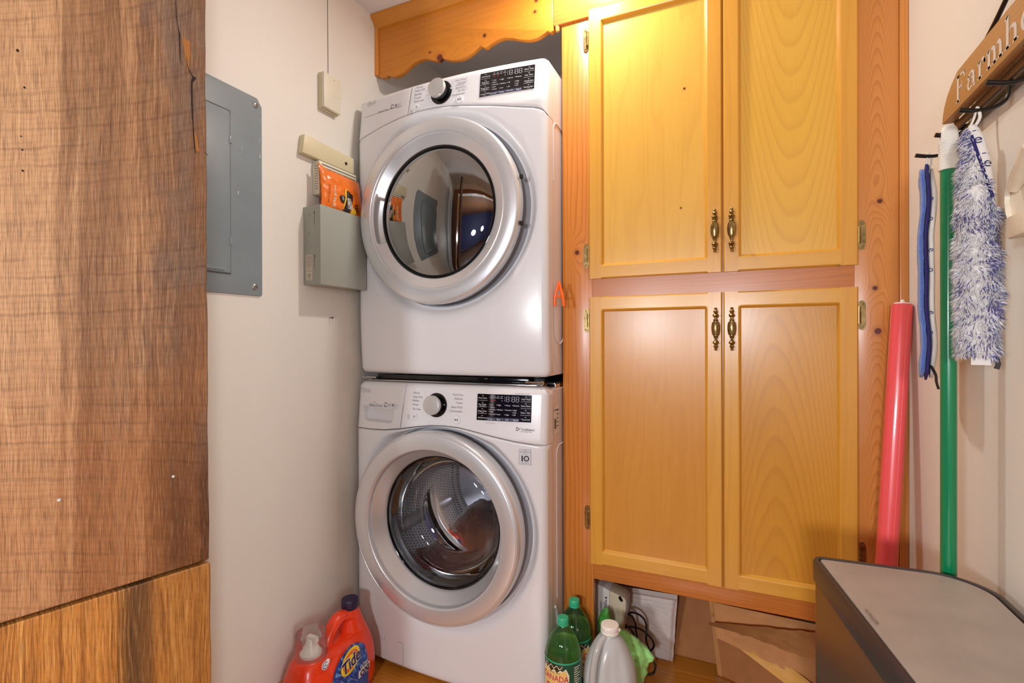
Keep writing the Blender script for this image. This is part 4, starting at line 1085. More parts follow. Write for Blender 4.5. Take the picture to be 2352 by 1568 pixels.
Pn = DP(.0019); Pn.text('RAIN', cy_ + .041, cz_ - .012, .008, rot=RD + .1, bold=.04).text('WIND', cy_ + .05, cz_ - .012, .008, rot=RD + .1, bold=.04); Pn.build('lettering', mat('print_dark', (60, 24, 14), rough=.5), bag)

nl = thing('wall_nail', 'single dark nail sticking out of the left wall below the junction box', 'nail', (XL, 1.257, 1.158))
MB().tube([(XL, 1.257, 1.158), (XL + .012, 1.257, 1.158)], .0012, 8).lathe([(0, .012), (.003, .012), (.003, .0132), (0, .0132)], (XL, 1.257, 1.158), 'X', 10).build('nail', mat('nail_steel', (70, 64, 58), rough=.4, metal=1), nl)

# ------------------------------------------------------------------ detergent jug
td = thing('detergent_jug', 'orange laundry detergent jug with clear measuring cup and purple cap by the washer', 'detergent', (-1.11, 1.15, 0))
TID = mat('jug_orange', (236, 62, 20), rough=.3, coat=.3)
TX = -1.115
def sect(z, y0, y1, hx, n=28, p=3.2, cx=TX):
    out = []
    for k in range(n):
        a = 2 * math.pi * k / n; c, s_ = math.cos(a), math.sin(a)
        out.append((cx + hx * math.copysign(abs(c) ** (2 / p), c), (y0 + y1) / 2 + (y1 - y0) / 2 * math.copysign(abs(s_) ** (2 / p), s_), z))
    return out
S = [sect(0, 1.0, 1.29, .05), sect(.004, .99, 1.30, .06), (sect(.03, .986, 1.305, .068)), sect(.08, .985, 1.303, .07), sect(.12, .99, 1.297, .069), sect(.15, 1.0, 1.288, .064), sect(.165, 1.012, 1.282, .058), sect(.176, 1.03, 1.276, .05), sect(.183, 1.06, 1.268, .04), sect(.186, 1.1, 1.26, .02)]
m = MB().loft(S)
m.loft([sect(.15, 1.19, 1.289, .05, p=2.4), sect(.18, 1.192, 1.28, .042, p=2.2), sect(.21, 1.196, 1.268, .032, p=2.1), sect(.235, 1.2, 1.258, .0265, p=2), sect(.254, 1.202, 1.25, .023, p=2)])
m.loft([sect(.15, 1.0, 1.135, .056, p=2.6), sect(.172, 1.006, 1.132, .052, p=2.3), sect(.186, 1.014, 1.126, .046, p=2.1), sect(.19, 1.02, 1.12, .042, p=2)])
m.tube(catmull([(TX, 1.118, .165), (TX, 1.126, .195), (TX, 1.146, .222), (TX, 1.172, .238), (TX, 1.2, .236), (TX, 1.222, .222)], 6), [.019] * 6 + [.0165] * 19 + [.02] * 6, 14, flat=1.25)
body = m.build('jug_body', TID, td, angle=60)
PUR = mat('purple_cap', (38, 24, 62), rough=.4)
MB().lathe([(0, .247), (.0245, .247), (.0262, .252), (.0262, .272), (.0245, .276), (0, .2765)], (TX, 1.226, 0), 'Z', 36).build('vent_cap', PUR, td)
MB().lathe([(0, .186), (.028, .186), (.03, .19), (.03, .198), (.024, .204), (.02, .214), (.016, .219), (.014, .228), (.011, .236), (0, .238)], (TX, 1.068, 0), 'Z', 32).box(TX - .01, TX + .022, 1.061, 1.075, .228, .243).build('spout', mat('spout_white', (232, 230, 222), rough=.4), td, angle=40)
MB().lathe([(.047, .176), (.0445, .2), (.0415, .25), (.041, .254), (.038, .2545), (.036, .2525), (.026, .2525), (.024, .255), (.0005, .255)], (TX, 1.068, 0), 'Z', 40).build('measuring_cup', thin_glass('cup_clear', (.99, .98, .98), ior=1.4, gain=.9, haze=.12, hazecol=(1, .98, .98)), td, angle=60)
# printed label on the jug's room-facing side
def jx(yy, zz):
    hx = .069 if zz > .05 else .068
    y0, y1 = .986, 1.302
    t = abs((yy - (y0 + y1) / 2) / ((y1 - y0) / 2)); t = min(t, .999)
    return TX + hx * (1 - t ** 3.2) ** (1 / 3.2) - max(0, zz - .12) * .12
JL = lambda e: Print(lambda p, q: (jx(p, q) + e, p, q))
Lc = [at(u, v, x=TX + .069) for u, v in ((763, 1575), (770, 1545), (786, 1512), (808, 1484), (824, 1476), (838, 1478), (843, 1492), (847, 1520), (848, 1560), (846, 1600), (760, 1610))]
poly = [(min(p.y, 1.293), p.z) for p in Lc]
dense = [tuple(p) for p in catmull([(a, b, 0) for a, b in poly], 4)]; dense = [(a, b) for a, b, c in dense]
lbl, nt, b = new_mat('jug_label_blue'); g = NT(nt); X, Y, Z = g.obj()
v1 = g.m('SUBTRACT', Y, .055); v2 = g.m('SUBTRACT', Z, .045)
an = g.m('ARCTAN2', v2, v1); rr_ = g.m('SQRT', g.m('ADD', g.m('MULTIPLY', v1, v1), g.m('MULTIPLY', v2, v2)))
nz = g.noise(g.vec(g.m('MULTIPLY', an, 9), g.m('MULTIPLY', rr_, 30), 0.0), 1.6, 3)
g.L.new(g.ramp(nz, [(.35, lin((16, 32, 110))), (.55, lin((28, 84, 176))), (.72, lin((150, 200, 235)))]), b.inputs['Base Color']); b.inputs['Roughness'].default_value = .3
Pn = JL(.0012); fan(Pn, dense); lab = Pn.build('label', lbl, body)
ce = at(806, 1517, x=TX + .069); oy, oz = ce.y, ce.z
def oval(Pn, k, tilt=.5):
    pts = []
    for i in range(40):
        a = 2 * math.pi * i / 40; p, q = .043 * k * math.cos(a), .030 * k * math.sin(a)
        pts.append((oy + p * math.cos(tilt) - q * math.sin(tilt), oz + p * math.sin(tilt) + q * math.cos(tilt)))
    return fan(Pn, pts)
YEL = mat('logo_yellow', (250, 216, 30), rough=.35); ORL = mat('logo_orange', (240, 110, 30), rough=.35)
oval(JL(.0018), 1.0).build('logo_ring', YEL, body); oval(JL(.0024), .78).build('logo_ring', ORL, body); oval(JL(.003), .52).build('logo_ring', YEL, body)
Pn = JL(.0042); Pn.text('Tide', oy, oz, .036, rot=.22, bold=.05, shear=.2, w=.076); Pn.build('lettering', mat('print_white', (240, 236, 228)), body)
Pn = JL(.0048); Pn.text('Tide', oy, oz, .034, rot=.22, bold=.025, shear=.2, w=.074); Pn.build('lettering', mat('logo_navy', (34, 26, 84), rough=.4), body)
cu_ = at(836, 1525, x=TX + .067); Pn = JL(.0036); Pn.text('ULTRA', cu_.y - .004, cu_.z + .006, .012, rot=.1, bold=.02, w=.036)
fan(Pn, edge_split([(cu_.y - .03, cu_.z - .026), (cu_.y + .024, cu_.z - .022), (cu_.y + .024, cu_.z + .0), (cu_.y - .03, cu_.z - .004)], 10), 10)
Pn.build('lettering', mat('print_white', (240, 236, 228)), body)
Pn = JL(.0052); Pn.text('OXI', cu_.y - .003, cu_.z - .013, .0165, rot=.08, bold=.04, w=.042); Pn.build('lettering', mat('logo_navy', (34, 26, 84)), body)
p_ = at(748, 1528, x=TX + .062)
Pn = JL(.0012); Pn.disc(p_.y, p_.z, .0115, 24).disc(p_.y + .009, p_.z + .006, .0075, 16).build('care_mark', mat('print_white', (240, 236, 228)), body)
Pn = JL(.0018); Pn.ring(p_.y, p_.z, .0075, .0095, 40, 350, 24).text('HE', p_.y, p_.z, .006).build('lettering', mat('logo_blue', (52, 70, 160), rough=.4), body)

# ------------------------------------------------------------------ bottles in front of the cabinet
GRN = thin_glass('green_pet', (.76, .96, .85), ior=1.5, gain=1.1, haze=.07, hazecol=(.2, .6, .38))
CAPG = mat('green_cap', (52, 178, 132), rough=.4)
LIQ = mat('ginger_ale', (98, 140, 34), rough=.1)
lm, nt, b = new_mat('pale_liquid'); b.inputs['Base Color'].default_value = (*lin((150, 176, 60)), 1); b.inputs['Transmission Weight'].default_value = 0
nt.nodes.remove(b); g = NT(nt)
t_ = g.N.new('ShaderNodeBsdfTransparent'); t_.inputs[0].default_value = (.86, .95, .62, 1); d_ = g.N.new('ShaderNodeBsdfTranslucent'); d_.inputs[0].default_value = (.6, .86, .2, 1)
mx = g.N.new('ShaderNodeMixShader'); mx.inputs[0].default_value = .5; g.L.new(t_.outputs[0], mx.inputs[1]); g.L.new(d_.outputs[0], mx.inputs[2]); g.L.new(mx.outputs[0], nt.nodes['Material Output'].inputs[0])
LBG = mat('bottle_label_green', (20, 84, 62), rough=.25); LBD = mat('bottle_label_dark', (52, 52, 24), rough=.3); LBY = mat('bottle_label_gold', (240, 200, 110), rough=.35)
CRED = mat('label_red', (206, 38, 36), rough=.35); CWHT = mat('label_cream', (238, 228, 206), rough=.4)
BPROF = [(.0, .004), (.03, 0), (.044, .004), (.0505, .018), (.051, .05), (.051, .2), (.0508, .21), (.0492, .221), (.0454, .236), (.0385, .252), (.03, .265), (.0225, .275), (.016, .282), (.0135, .286), (.0135, .292)]
def bottle(x, yy, label, rot):
    t = thing('soda_bottle', label, 'bottle', (x, yy, 0), 'green soda bottles beside the washer')
    MB().lathe(BPROF, (x, yy, 0), 'Z', 48).build('bottle_body', GRN, t, angle=60)
    MB().lathe([(0, .005), (.042, .006), (.049, .02), (.0495, .05), (.0495, .19), (.0478, .214), (.0435, .23), (.0428, .232), (0, .232)], (x, yy, 0), 'Z', 40).build('drink', lm, t, angle=60)
    c = MB().lathe([(.0152, .2865), (.0158, .287), (.0158, .29), (.015, .2905), (.0155, .2915), (.0155, .305), (.0142, .3075), (.0095, .3078), (.009, .3072), (0.0003, .3072)], (x, yy, 0), 'Z', 40).build('cap', CAPG, t, angle=40)
    Pn = Print(lambda p, q: (x + p, yy + q, .3082)); Pn.ring(0, 0, .0085, .0092, n=32).build('cap_ring', mat('cap_line', (30, 140, 100)), c)
    cyl = lambda e: (lambda p, q: (x + (.0512 + e) * math.sin(rot + p / .051), yy - (.0512 + e) * math.cos(rot + p / .051), q + .019))
    L = Print(cyl(.0003)); L.rect(-math.pi * .051, math.pi * .051, .06, .187, 48); l = L.build('label', LBG, t, angle=60)
    Print(cyl(.0006)).rect(-math.pi * .051, math.pi * .051, .184, .1885, 48).build('label_edge', mat('label_rim', (44, 176, 130), rough=.3), l)
    d = Print(cyl(.0009)); d.rect(-.048, .02, .06, .183, 14).build('label_panel', LBD, l)
    sh = [(-.040, .155), (-.034, .170), (-.026, .163), (-.02, .166), (-.012, .158), (-.004, .166), (.004, .158), (.012, .166), (.018, .163), (.026, .170), (.034, .153), (.033, .11), (.02, .08), (-.003, .062), (-.026, .08), (-.039, .11)]
    sh2 = [(-.003 + (p + .003) * 1.1, .118 + (q - .118) * 1.08) for p, q in sh]
    s1 = Print(cyl(.0012)); fan(s1, sh2, 8); s1.build('shield_edge', CWHT, l)
    s2 = Print(cyl(.0016)); fan(s2, sh, 8); s2.build('shield', LBY, l)
    cr = Print(cyl(.0016)); 
    W_ = [(-.033 + .0035 * i, .176 + .0045 * math.sin(i * 1.35)) for i in range(16)]
    for (a, b_), (c_, e_) in zip(W_, W_[1:]): cr.poly([(a, b_ - .0011), (c_, e_ - .0011), (c_, e_ + .0011), (a, b_ + .0011)])
    cr.build('crown_scroll', CWHT, l)
    tx = Print(cyl(.0022)); tx.text('CANADA', -.003, .147, .017, w=.078, bold=.045).text('DRY', -.003, .117, .026, w=.05, bold=.045).build('lettering', CWHT, l)
    tx = Print(cyl(.0026)); tx.text('CANADA', -.003, .147, .0165, w=.077, bold=.012).text('DRY', -.003, .117, .0255, w=.049, bold=.012).build('lettering', CRED, l)
    tx = Print(cyl(.0022)); tx.text('SINCE 1904', -.003, .1605, .0035, w=.03).build('lettering', INKD, l)
    tx = Print(cyl(.0012))
    for i in range(12): tx.rect(.052, .074 - .004 * (i % 3), .172 - .006 * i, .1745 - .006 * i, 4)
    tx.build('lettering', CWHT, l)
    return t
bottle(-.452, 1.342, 'green two litre ginger ale bottle standing in front, its shield label facing out', -.10)
bottle(-.452, 1.4465, 'green two litre ginger ale bottle standing behind the other, against the cabinet stile', .62)

jg = thing('gallon_jug', 'milky white plastic gallon jug with white cap in front of the cabinet', 'jug', (-.335, 1.40, 0))
MILK = thin_glass('milky_plastic', (.95, .96, .96), rough=.2, ior=1.45, gain=1.0, haze=.93, hazecol=(.97, .98, .97))
JX, JY = -.333, 1.398
JP = [(0, .004), (.05, 0), (.068, .005), (.0745, .02), (.075, .06), (.075, .128), (.074, .146), (.071, .166), (.065, .188), (.056, .21), (.0455, .23), (.035, .246), (.0275, .255), (.0238, .26), (.0232, .27)]
rows = []
for r_, h in JP:
    row = []
    for k in range(64):
        a = 2 * math.pi * k / 64
        d = ((a - math.radians(-118) + math.pi) % (2 * math.pi)) - math.pi
        dent = .016 * smooth((.30 - abs(d)) / .18) * smooth((h - .12) / .03) * smooth((.245 - h) / .02) * (r_ / .06)
        fl_ = .010 * smooth((.55 - abs(((a - math.radians(-62) + math.pi) % (2 * math.pi)) - math.pi)) / .35) * smooth((h - .13) / .03) * smooth((.225 - h) / .02)
        rr_ = max(.004, r_ - dent - fl_); row.append((JX + rr_ * math.cos(a), JY + rr_ * math.sin(a), h))
    rows.append(row)
jb_ = MB().grid(rows, True); jbo = jb_.build('jug_body', MILK, jg, angle=70)
a_ = math.radians(-118); ca, sa = math.cos(a_), math.sin(a_)
MB().tube(catmull([(JX + r_ * ca, JY + r_ * sa, h) for r_, h in ((.022, .254), (.036, .249), (.05, .234), (.06, .212), (.066, .188), (.07, .162), (.0715, .142), (.069, .127))], 6), .0098, 14).build('handle', thin_glass('milky_handle', (.9, .9, .88), rough=.2, haze=.85, hazecol=(.88, .87, .84)), jg, angle=70)
MB().lathe([(0, .1165), (.0725, .1165), (.0735, .115), (.0735, .02), (.07, .008), (0, .006)], (JX, JY, 0), 'Z', 40).build('liquid', thin_glass('jug_liquid', (.95, .98, .98), gain=.3, haze=.35, hazecol=(.88, .93, .93)), jg, angle=60)
MB().lathe([(.0232, .262), (.0258, .264), (.0258, .268), (.0245, .2695), (.0252, .271), (.0252, .2825), (.0236, .2855), (0.0003, .2862)], (JX, JY, 0), 'Z', 40).lathe([(0, -.003), (.004, -.002), (.0045, 0), (.004, .004), (0, .005)], (JX + .0255, JY + .003, .272), 'Z', 12).build('cap', mat('cap_white', (244, 238, 228), rough=.4), jg, angle=40)
cj = lambda e: (lambda p, q: (JX + (.0755 + e) * math.sin(-.2 + p / .075), JY - (.0755 + e) * math.cos(-.2 + p / .075), q))
L = Print(cj(0)); L.rect(-.11, .11, .02, .092, 24); jl = L.build('label', mat('jug_label', (70, 84, 150), rough=.35), jg, angle=60)
L = Print(cj(.0006)); L.rect(.02, .1, .03, .085, 8).build('label_panel', mat('label_pinkwhite', (214, 190, 196), rough=.4), jl)
L = Print(cj(.0008)); fan(L, [(-.075, .05), (-.05, .045), (-.04, .07), (-.06, .088), (-.078, .075)], 3).build('label_mark', mat('label_coral', (214, 70, 76), rough=.4), jl)

# ------------------------------------------------------------------ in the open space under the cabinet doors
pk = thing('pad_pack', 'white quilted pad pack standing upright in the space under the cabinet', 'pad', (-.33, 1.75, 0))
PADW = mat('quilted_white', (222, 210, 204), rough=.75, bump=.15, bscale=300)
rows = []; back = []
TLp, TRp, BRp, BLp = at(1372, 1338, y=1.76), at(1556, 1370, y=1.755), at(1545, 1521, y=1.755), Vector((-.475, 1.76, 0))
TLp.z = min(TLp.z, .25); BRp.z = .002; BLp.z = .002
for j in range(61):
    t = j / 60; row = []; rb = []
    for i in range(71):
        s_ = i / 70
        p = TLp.lerp(TRp, s_).lerp(BLp.lerp(BRp, s_), t)
        q = math.sin((p.x + .5 * p.z) * 190 + 2.2 * math.sin(p.z * 110)) * math.sin((p.z - .35 * p.x) * 150 + 1.3 * math.sin(p.x * 90))
        edge = min(s_, 1 - s_, t, 1 - t); pf = smooth(edge / .06)
        yy = p.y - .016 * pf - .0014 * q * pf + .003 * mnoise.noise(p * 25)
        if .1 < t < .13: yy += .002
        row.append((p.x + .003 * mnoise.noise(p * 30) * (1 - pf), yy, p.z)); rb.append((p.x, p.y + .012 * pf, p.z))
    rows.append(row); back.append(rb)
MB().grid(rows).grid(back).build('quilted_cover', PADW, pk, angle=80)
fold = [at(u, v, y=1.742) for u, v in ((1378, 1337), (1420, 1344), (1470, 1352), (1556, 1366))]
fr_ = []
for p in fold: fr_.append([(p.x, p.y, p.z), (p.x, p.y - .006, p.z - .012), (p.x, p.y + .002, p.z - .022)])
MB().grid(fr_).build('folded_hem', mat('hem_grey', (196, 180, 172), rough=.8), pk, angle=60)

ap = thing('corded_appliance', 'beige and white plastic appliance with black cord standing before the quilted pack', 'appliance', (-.38, 1.6, 0))
BEI = mat('appliance_beige', (206, 192, 164), rough=.4); WHP = mat('appliance_offwhite', (210, 204, 196), rough=.45)
def pxpoly(pts, y0): return [(p.x, p.z) for p in (at(u, v, y=y0) for u, v in pts)]
fy = lambda p, q, a: (p, a, q)
A_ = pxpoly([(1361, 1335), (1400, 1356)], 1.585); A_ = A_ + [(A_[1][0], .0), (A_[0][0], .0)]
MB().prism(A_, 1.585, 1.66, fy).build('front_shell', WHP, ap, bevel=.002)
B_ = pxpoly([(1400.6, 1356.5), (1418, 1365), (1434, 1374), (1438, 1381), (1437, 1402), (1433, 1424), (1428, 1452), (1424, 1475), (1410, 1472), (1415, 1430), (1411, 1424), (1400.6, 1421)], 1.588)
MB().prism(B_, 1.588, 1.65, fy).build('rear_housing', BEI, ap, bevel=.0015)
C_ = pxpoly([(1437.5, 1379), (1441, 1384), (1441, 1402), (1437, 1425)], 1.6)
MB().prism(C_, 1.6, 1.64, fy).build('end_cap', mat('cap_bluegrey', (150, 156, 166), rough=.4), ap, bevel=.002)
s1 = pxpoly([(1420, 1371), (1424, 1369), (1431, 1379), (1429, 1382), (1424, 1379)], 1.585)
MB().prism(s1, 1.5835, 1.59, fy).build('switch', BLACK, ap, bevel=.001)
s1 = pxpoly([(1417, 1412), (1418, 1399), (1424, 1394), (1431, 1398), (1431, 1414)], 1.586)
MB().prism(s1, 1.5864, 1.59, fy).build('thumb_pad', BEI, ap, bevel=.0006)
Pn = Print(lambda p, q: (p, 1.5845, q)); p_ = at(1392, 1372, y=1.585); Pn.disc(p_.x, p_.z, .0035, 12)
q_ = at(1391.5, 1386, y=1.585); random.seed(5)
for k in range(9):
    zz = p_.z - .006 - .0028 * k; Pn.rect(p_.x - .0022 - .0006 * (k % 2), p_.x + .0018, zz - .0022, zz - .0002)
for c_, n_, h_ in ((-.0075, 11, .0016), (-.0145, 16, .0008), (-.0175, 16, .0008), (-.0195, 18, .0008)):
    for k in range(n_): Pn.rect(p_.x + c_, p_.x + c_ + h_ * (1.5 if k % 3 else 2.3), p_.z - .017 - k * .0021, p_.z - .0155 - k * .0021)
Pn.rect(p_.x - .0050, p_.x - .0046, p_.z - .036, p_.z - .006)
Pn.build('lettering', INKD, ap)
CORD = mat('cord_black', (16, 15, 16), rough=.45)
cm = MB()
def cord(pts, y0, r_=.0032):
    P = [at(u, v, y=y0 + dy) for u, v, dy in pts]
    for p in P: p.z = max(p.z, .0034)
    cm.tube(catmull(P, 8), r_, 8)
cord([(1430, 1443, -.01), (1443, 1439, .0), (1462, 1441, .01), (1480, 1450, .02), (1496, 1466, .02), (1502, 1482, .02), (1494, 1493, .02), (1479, 1488, .02), (1466, 1470, .02), (1461, 1448, .01), (1459, 1430, 0), (1452, 1416, -.02), (1442, 1410, -.03)], 1.66)
cord([(1440, 1410, -.03), (1452, 1406, -.02), (1468, 1411, 0), (1481, 1424, .02), (1485, 1443, .02), (1484, 1468, .01), (1490, 1490, .01), (1499, 1512, .01), (1505, 1532, 0), (1500, 1546, -.005), (1487, 1552, -.01), (1465, 1551, -.02)], 1.665)
cord([(1431, 1431, -.01), (1444, 1440, 0), (1456, 1456, .01), (1463, 1476, .01), (1463, 1500, .0)], 1.65)
cord([(1412, 1440, -.03), (1428, 1453, -.02), (1438, 1466, -.02), (1446, 1485, -.02)], 1.64)
cm.build('power_cord', CORD, ap, angle=60)

def lump(name, secs, m, parent, amp, fr_, n=36):
    S_ = []
    for z, x0, x1, y0, y1 in secs:
        row = []
        for k in range(n):
            a = 2 * math.pi * k / n
            p = Vector(((x0 + x1) / 2 + (x1 - x0) / 2 * math.cos(a), (y0 + y1) / 2 + (y1 - y0) / 2 * math.sin(a), z))
            d = mnoise.noise(Vector((p.x * fr_, p.y * fr_, p.z * fr_ * .5))) + .5 * mnoise.noise(p * fr_ * 2.2)
            row.append((p.x + amp * d * math.cos(a), p.y + amp * d * math.sin(a), max(0, z)))
        S_.append(row)
    return MB().loft(S_).build(name, m, parent, angle=100)
def dens(secs, k=4):
    out = []
    for a, b in zip(secs, secs[1:]):
        out += [tuple(p + (q - p) * i / k for p, q in zip(a, b)) for i in range(k)]
    return out + [secs[-1]]
gp1 = thing('green_pouch', 'dark green glossy plastic pouch tucked behind the gallon jug by the stile', 'pouch', (-.39, 1.55, 0))
lump('pouch', dens([(0, -.405, -.365, 1.53, 1.565), (.1, -.404, -.366, 1.528, 1.566), (.165, -.406, -.366, 1.53, 1.562), (.2, -.408, -.364, 1.533, 1.558), (.22, -.402, -.366, 1.538, 1.554), (.236, -.392, -.37, 1.541, 1.552), (.25, -.386, -.374, 1.543, 1.549)]), mat('pouch_green', (70, 150, 58), rough=.18, coat=.5), gp1, .004, 70)
lc = thing('lime_cloth', 'lime green crumpled cloth bundled behind the right side of the gallon jug', 'cloth', (-.3, 1.53, 0))
lump('cloth', dens([(0, -.345, -.272, 1.505, 1.56), (.04, -.345, -.268, 1.503, 1.562), (.08, -.345, -.262, 1.502, 1.562), (.112, -.345, -.252, 1.5, 1.562), (.132, -.345, -.236, 1.5, 1.556), (.146, -.345, -.232, 1.503, 1.55), (.16, -.345, -.25, 1.505, 1.548), (.18, -.345, -.28, 1.508, 1.546), (.196, -.34, -.305, 1.512, 1.54), (.202, -.33, -.315, 1.518, 1.532)]), mat('lime_fabric', (168, 240, 140), rough=.6, sheen=.3, bump=.3, bscale=120), lc, .011, 60, 64)

KR1 = mat('kraft_paper', (176, 112, 58), rough=.7, bump=.25, bscale=60, var=.12, vscale=18)
KR2 = mat('kraft_paper_light', (198, 138, 80), rough=.7, bump=.25, bscale=60, var=.1, vscale=18)
KR3 = mat('envelope_yellow', (226, 168, 80), rough=.6, bump=.15, bscale=60)
def sheet(name, label, c, m, nx=18, ny=18, amp=.003, fq=22, th=.002, tear=0, cat='paper bag', group=None, parts=(), seed=0, curl=0):
    TL, TR, BR, BL = [Vector(p) for p in c]
    nrm = (TR - TL).cross(BL - TL).normalized()
    if nrm.y > 0: nrm = -nrm
    base = BL.lerp(BR, .5)
    t_ = thing(name, label, cat, (base.x, base.y, max(0, base.z)), group)
    F_, B_ = [], []
    for j in range(ny + 1):
        v = j / ny; rf, rb = [], []
        for i in range(nx + 1):
            s_ = i / nx
            vv = v + (tear * (mnoise.noise(Vector((s_ * 9, seed, 0))) + .5 * mnoise.noise(Vector((s_ * 30, seed, 2)))) if j == ny else 0)
            p = TL.lerp(TR, s_).lerp(BL.lerp(BR, s_), vv)
            d = amp * (mnoise.noise(p * fq + Vector((seed, 0, 0))) + .6 * mnoise.noise(p * fq * 2.6 + Vector((0, seed, 0)))) + curl * (s_ - .5) ** 2 * 4
            a = p + nrm * d; a.z = max(a.z, .0012 + .0008 * (seed % 3)); b = a - nrm * th
            b.z = max(b.z, .0006)
            rf.append(a); rb.append(b)
        F_.append(rf); B_.append(rb)
    mm = MB().grid(F_).grid(B_)
    n1 = (nx + 1) * (ny + 1)
    loop = [i for i in range(nx + 1)] + [j * (nx + 1) + nx for j in range(1, ny + 1)] + [ny * (nx + 1) + i for i in range(nx - 1, -1, -1)] + [j * (nx + 1) for j in range(ny - 1, 0, -1)]
    for a, b in zip(loop, loop[1:] + loop[:1]): mm.f.append((a, b, b + n1, a + n1))
    mm.build('paper', m, t_, angle=40)
    return t_, F_
# a folded stack whose bottom edges face the room
for k in range(5):
    yb = 1.80
    bl, br = at(1546, 1484 + 7.5 * k, y=yb), at(1646, 1492 + 8.5 * k, y=yb)
    sink = .008 * k
    sheet('paper_bag', ['topmost flat brown paper bag of the folded stack beside the white pad pack', 'second flat brown paper bag from the top of the folded stack', 'middle flat brown paper bag of the folded stack of five', 'second flat brown paper bag from the bottom of the folded stack', 'lowest flat brown paper bag of the folded stack, resting on the floor'][k], ((-.27, 1.97 + .012 * k, .33 - sink), (-.075, 1.97 + .012 * k, .34 - sink), (br.x, br.y, max(br.z, .003)), (bl.x, bl.y, max(bl.z, .003))), KR1, amp=.0022, seed=k, th=.0025, group='folded paper bag stack')
B1 = at(1650, 1547, z=0.001); B2 = Vector((.16, 1.66, .001))
t_, F_ = sheet('paper_bag', 'tall brown paper bag with a folded side gusset leaning against the folded stack', ((-.114, 1.85, .365), (.14, 1.83, .365), B2, B1), KR1, amp=.003, seed=9, th=.006)
L0 = [r_[0] for r_ in F_]; L1 = [r_[1] for r_ in F_]
MB().grid([[(a.x - .002, a.y - .004, a.z), (a.x * .4 + b.x * .6, a.y * .4 + b.y * .6 - .006, a.z * .4 + b.z * .6), (b.x, b.y - .002, b.z)] for a, b in zip(L0, L1)]).build('gusset', KR2, t_, angle=20)
yC = 1.64
c = [at(1640, 1383, y=1.70), at(1905, 1440, y=1.66), at(1905, 1585, y=1.60), at(1645, 1464, y=1.66)]
t_, F_ = sheet('paper_bag', 'opened brown paper bag with torn crumpled mouth lying in front of the others', c, KR2, nx=30, ny=20, amp=.006, fq=26, seed=13, th=.003)
flap = [at(1628, 1424, y=1.66), at(1900, 1450, y=1.63), at(1900, 1503, y=1.575), at(1640, 1437, y=1.63)]
TL, TR, BR, BL = flap; rows = []
for j in range(17):
    v = j / 16; row = []
    for i in range(41):
        s_ = i / 40
        low = (0.0 + 1.25 * s_ ** .55 - .5 * max(0, s_ - .75)) if j == 16 else v * (1.25 * s_ ** .55 - .5 * max(0, s_ - .75))
        low += (.05 * mnoise.noise(Vector((s_ * 16, 3, 0)))) if j > 12 else 0
        p = TL.lerp(TR, s_).lerp(BL.lerp(BR, s_), low + .12 * v)
        p = p + Vector((0, -.010 - .012 * v + .007 * mnoise.noise(p * 30) + .004 * mnoise.noise(p * 80), 0)); row.append(p)
    rows.append(row)
MB().grid(rows).build('torn_flap', KR2, t_, angle=40)
c = [at(1700, 1490, y=1.645), at(1790, 1512, y=1.64), at(1905, 1600, y=1.575), at(1830, 1590, y=1.60)]
sheet('paper_envelope', 'yellowish padded envelope with a torn corner under the opened paper bag', c, KR3, nx=14, ny=14, amp=.004, fq=40, seed=21, th=.004, cat='envelope')
c = [(-.075, 1.735, .004), (.06, 1.70, .004), (.10, 1.60, .003), (-.045, 1.635, .003)]
sheet('paper_bag', 'pale brown paper bag lying flat on the floor beneath the leaning bags', c, KR2, nx=10, ny=10, amp=.001, seed=30, th=.002)

# ------------------------------------------------------------------ clip, gift-wrap tube
ck = thing('orange_clip', 'small orange plastic clip stuck on the dryer side beside the cabinet stile', 'clip', (-.488, 1.42, 1.18))
OC = mat('clip_orange', (250, 104, 26), rough=.2, coat=.5)
MB().tube(catmull([(-.5005, 1.42, 1.184), (-.5005, 1.42, 1.205), (-.4935, 1.42, 1.235), (-.4875, 1.42, 1.256)], 5), .0045, 10).build('leg', OC, ck)
MB().tube(catmull([(-.4715, 1.415, 1.182), (-.474, 1.416, 1.205), (-.4815, 1.418, 1.235), (-.4875, 1.42, 1.256)], 5), .0045, 10).build('leg', OC, ck)
MB().tube([(-.4995, 1.42, 1.212), (-.475, 1.417, 1.212)], .0028, 8).tube([(-.4935, 1.42, 1.233), (-.4815, 1.418, 1.233)], .002, 8).build('crossbar', OC, ck)

gt = thing('gift_wrap_roll', 'long coral pink gift wrap roll leaning in the corner by the cabinet', 'gift wrap', (.262, 1.343, 0))
a_, b_ = Vector((.264, 1.345, .0035)), Vector((.3505, 1.4625, 1.163)); dv = (b_ - a_).normalized()
CORAL = mat('coral_paper', (238, 84, 88), rough=.3, coat=.5, coat_r=.1)
MB().tube([a_, a_ + dv * .4, a_ + dv * .8, b_], .0208, 36).build('rolled_paper', CORAL, gt, angle=50)
MB().tube([b_ - dv * .002, b_ + dv * .004], .0165, 24).tube([b_ + dv * .003, b_ + dv * .012], [.007, .003], 12).build('tucked_end', mat('film_white', (236, 226, 222), rough=.3), gt)
sd = dv.cross(Vector((.25, -1, 0))).normalized()
e0 = Vector((.12, -.99, 0))
MB().tube([a_ + sd * .0 + Vector((.0068, -.0190, .02)), b_ + Vector((.0068, -.0190, -.01))], .0022, 8).build('paper_edge', CORAL, gt)

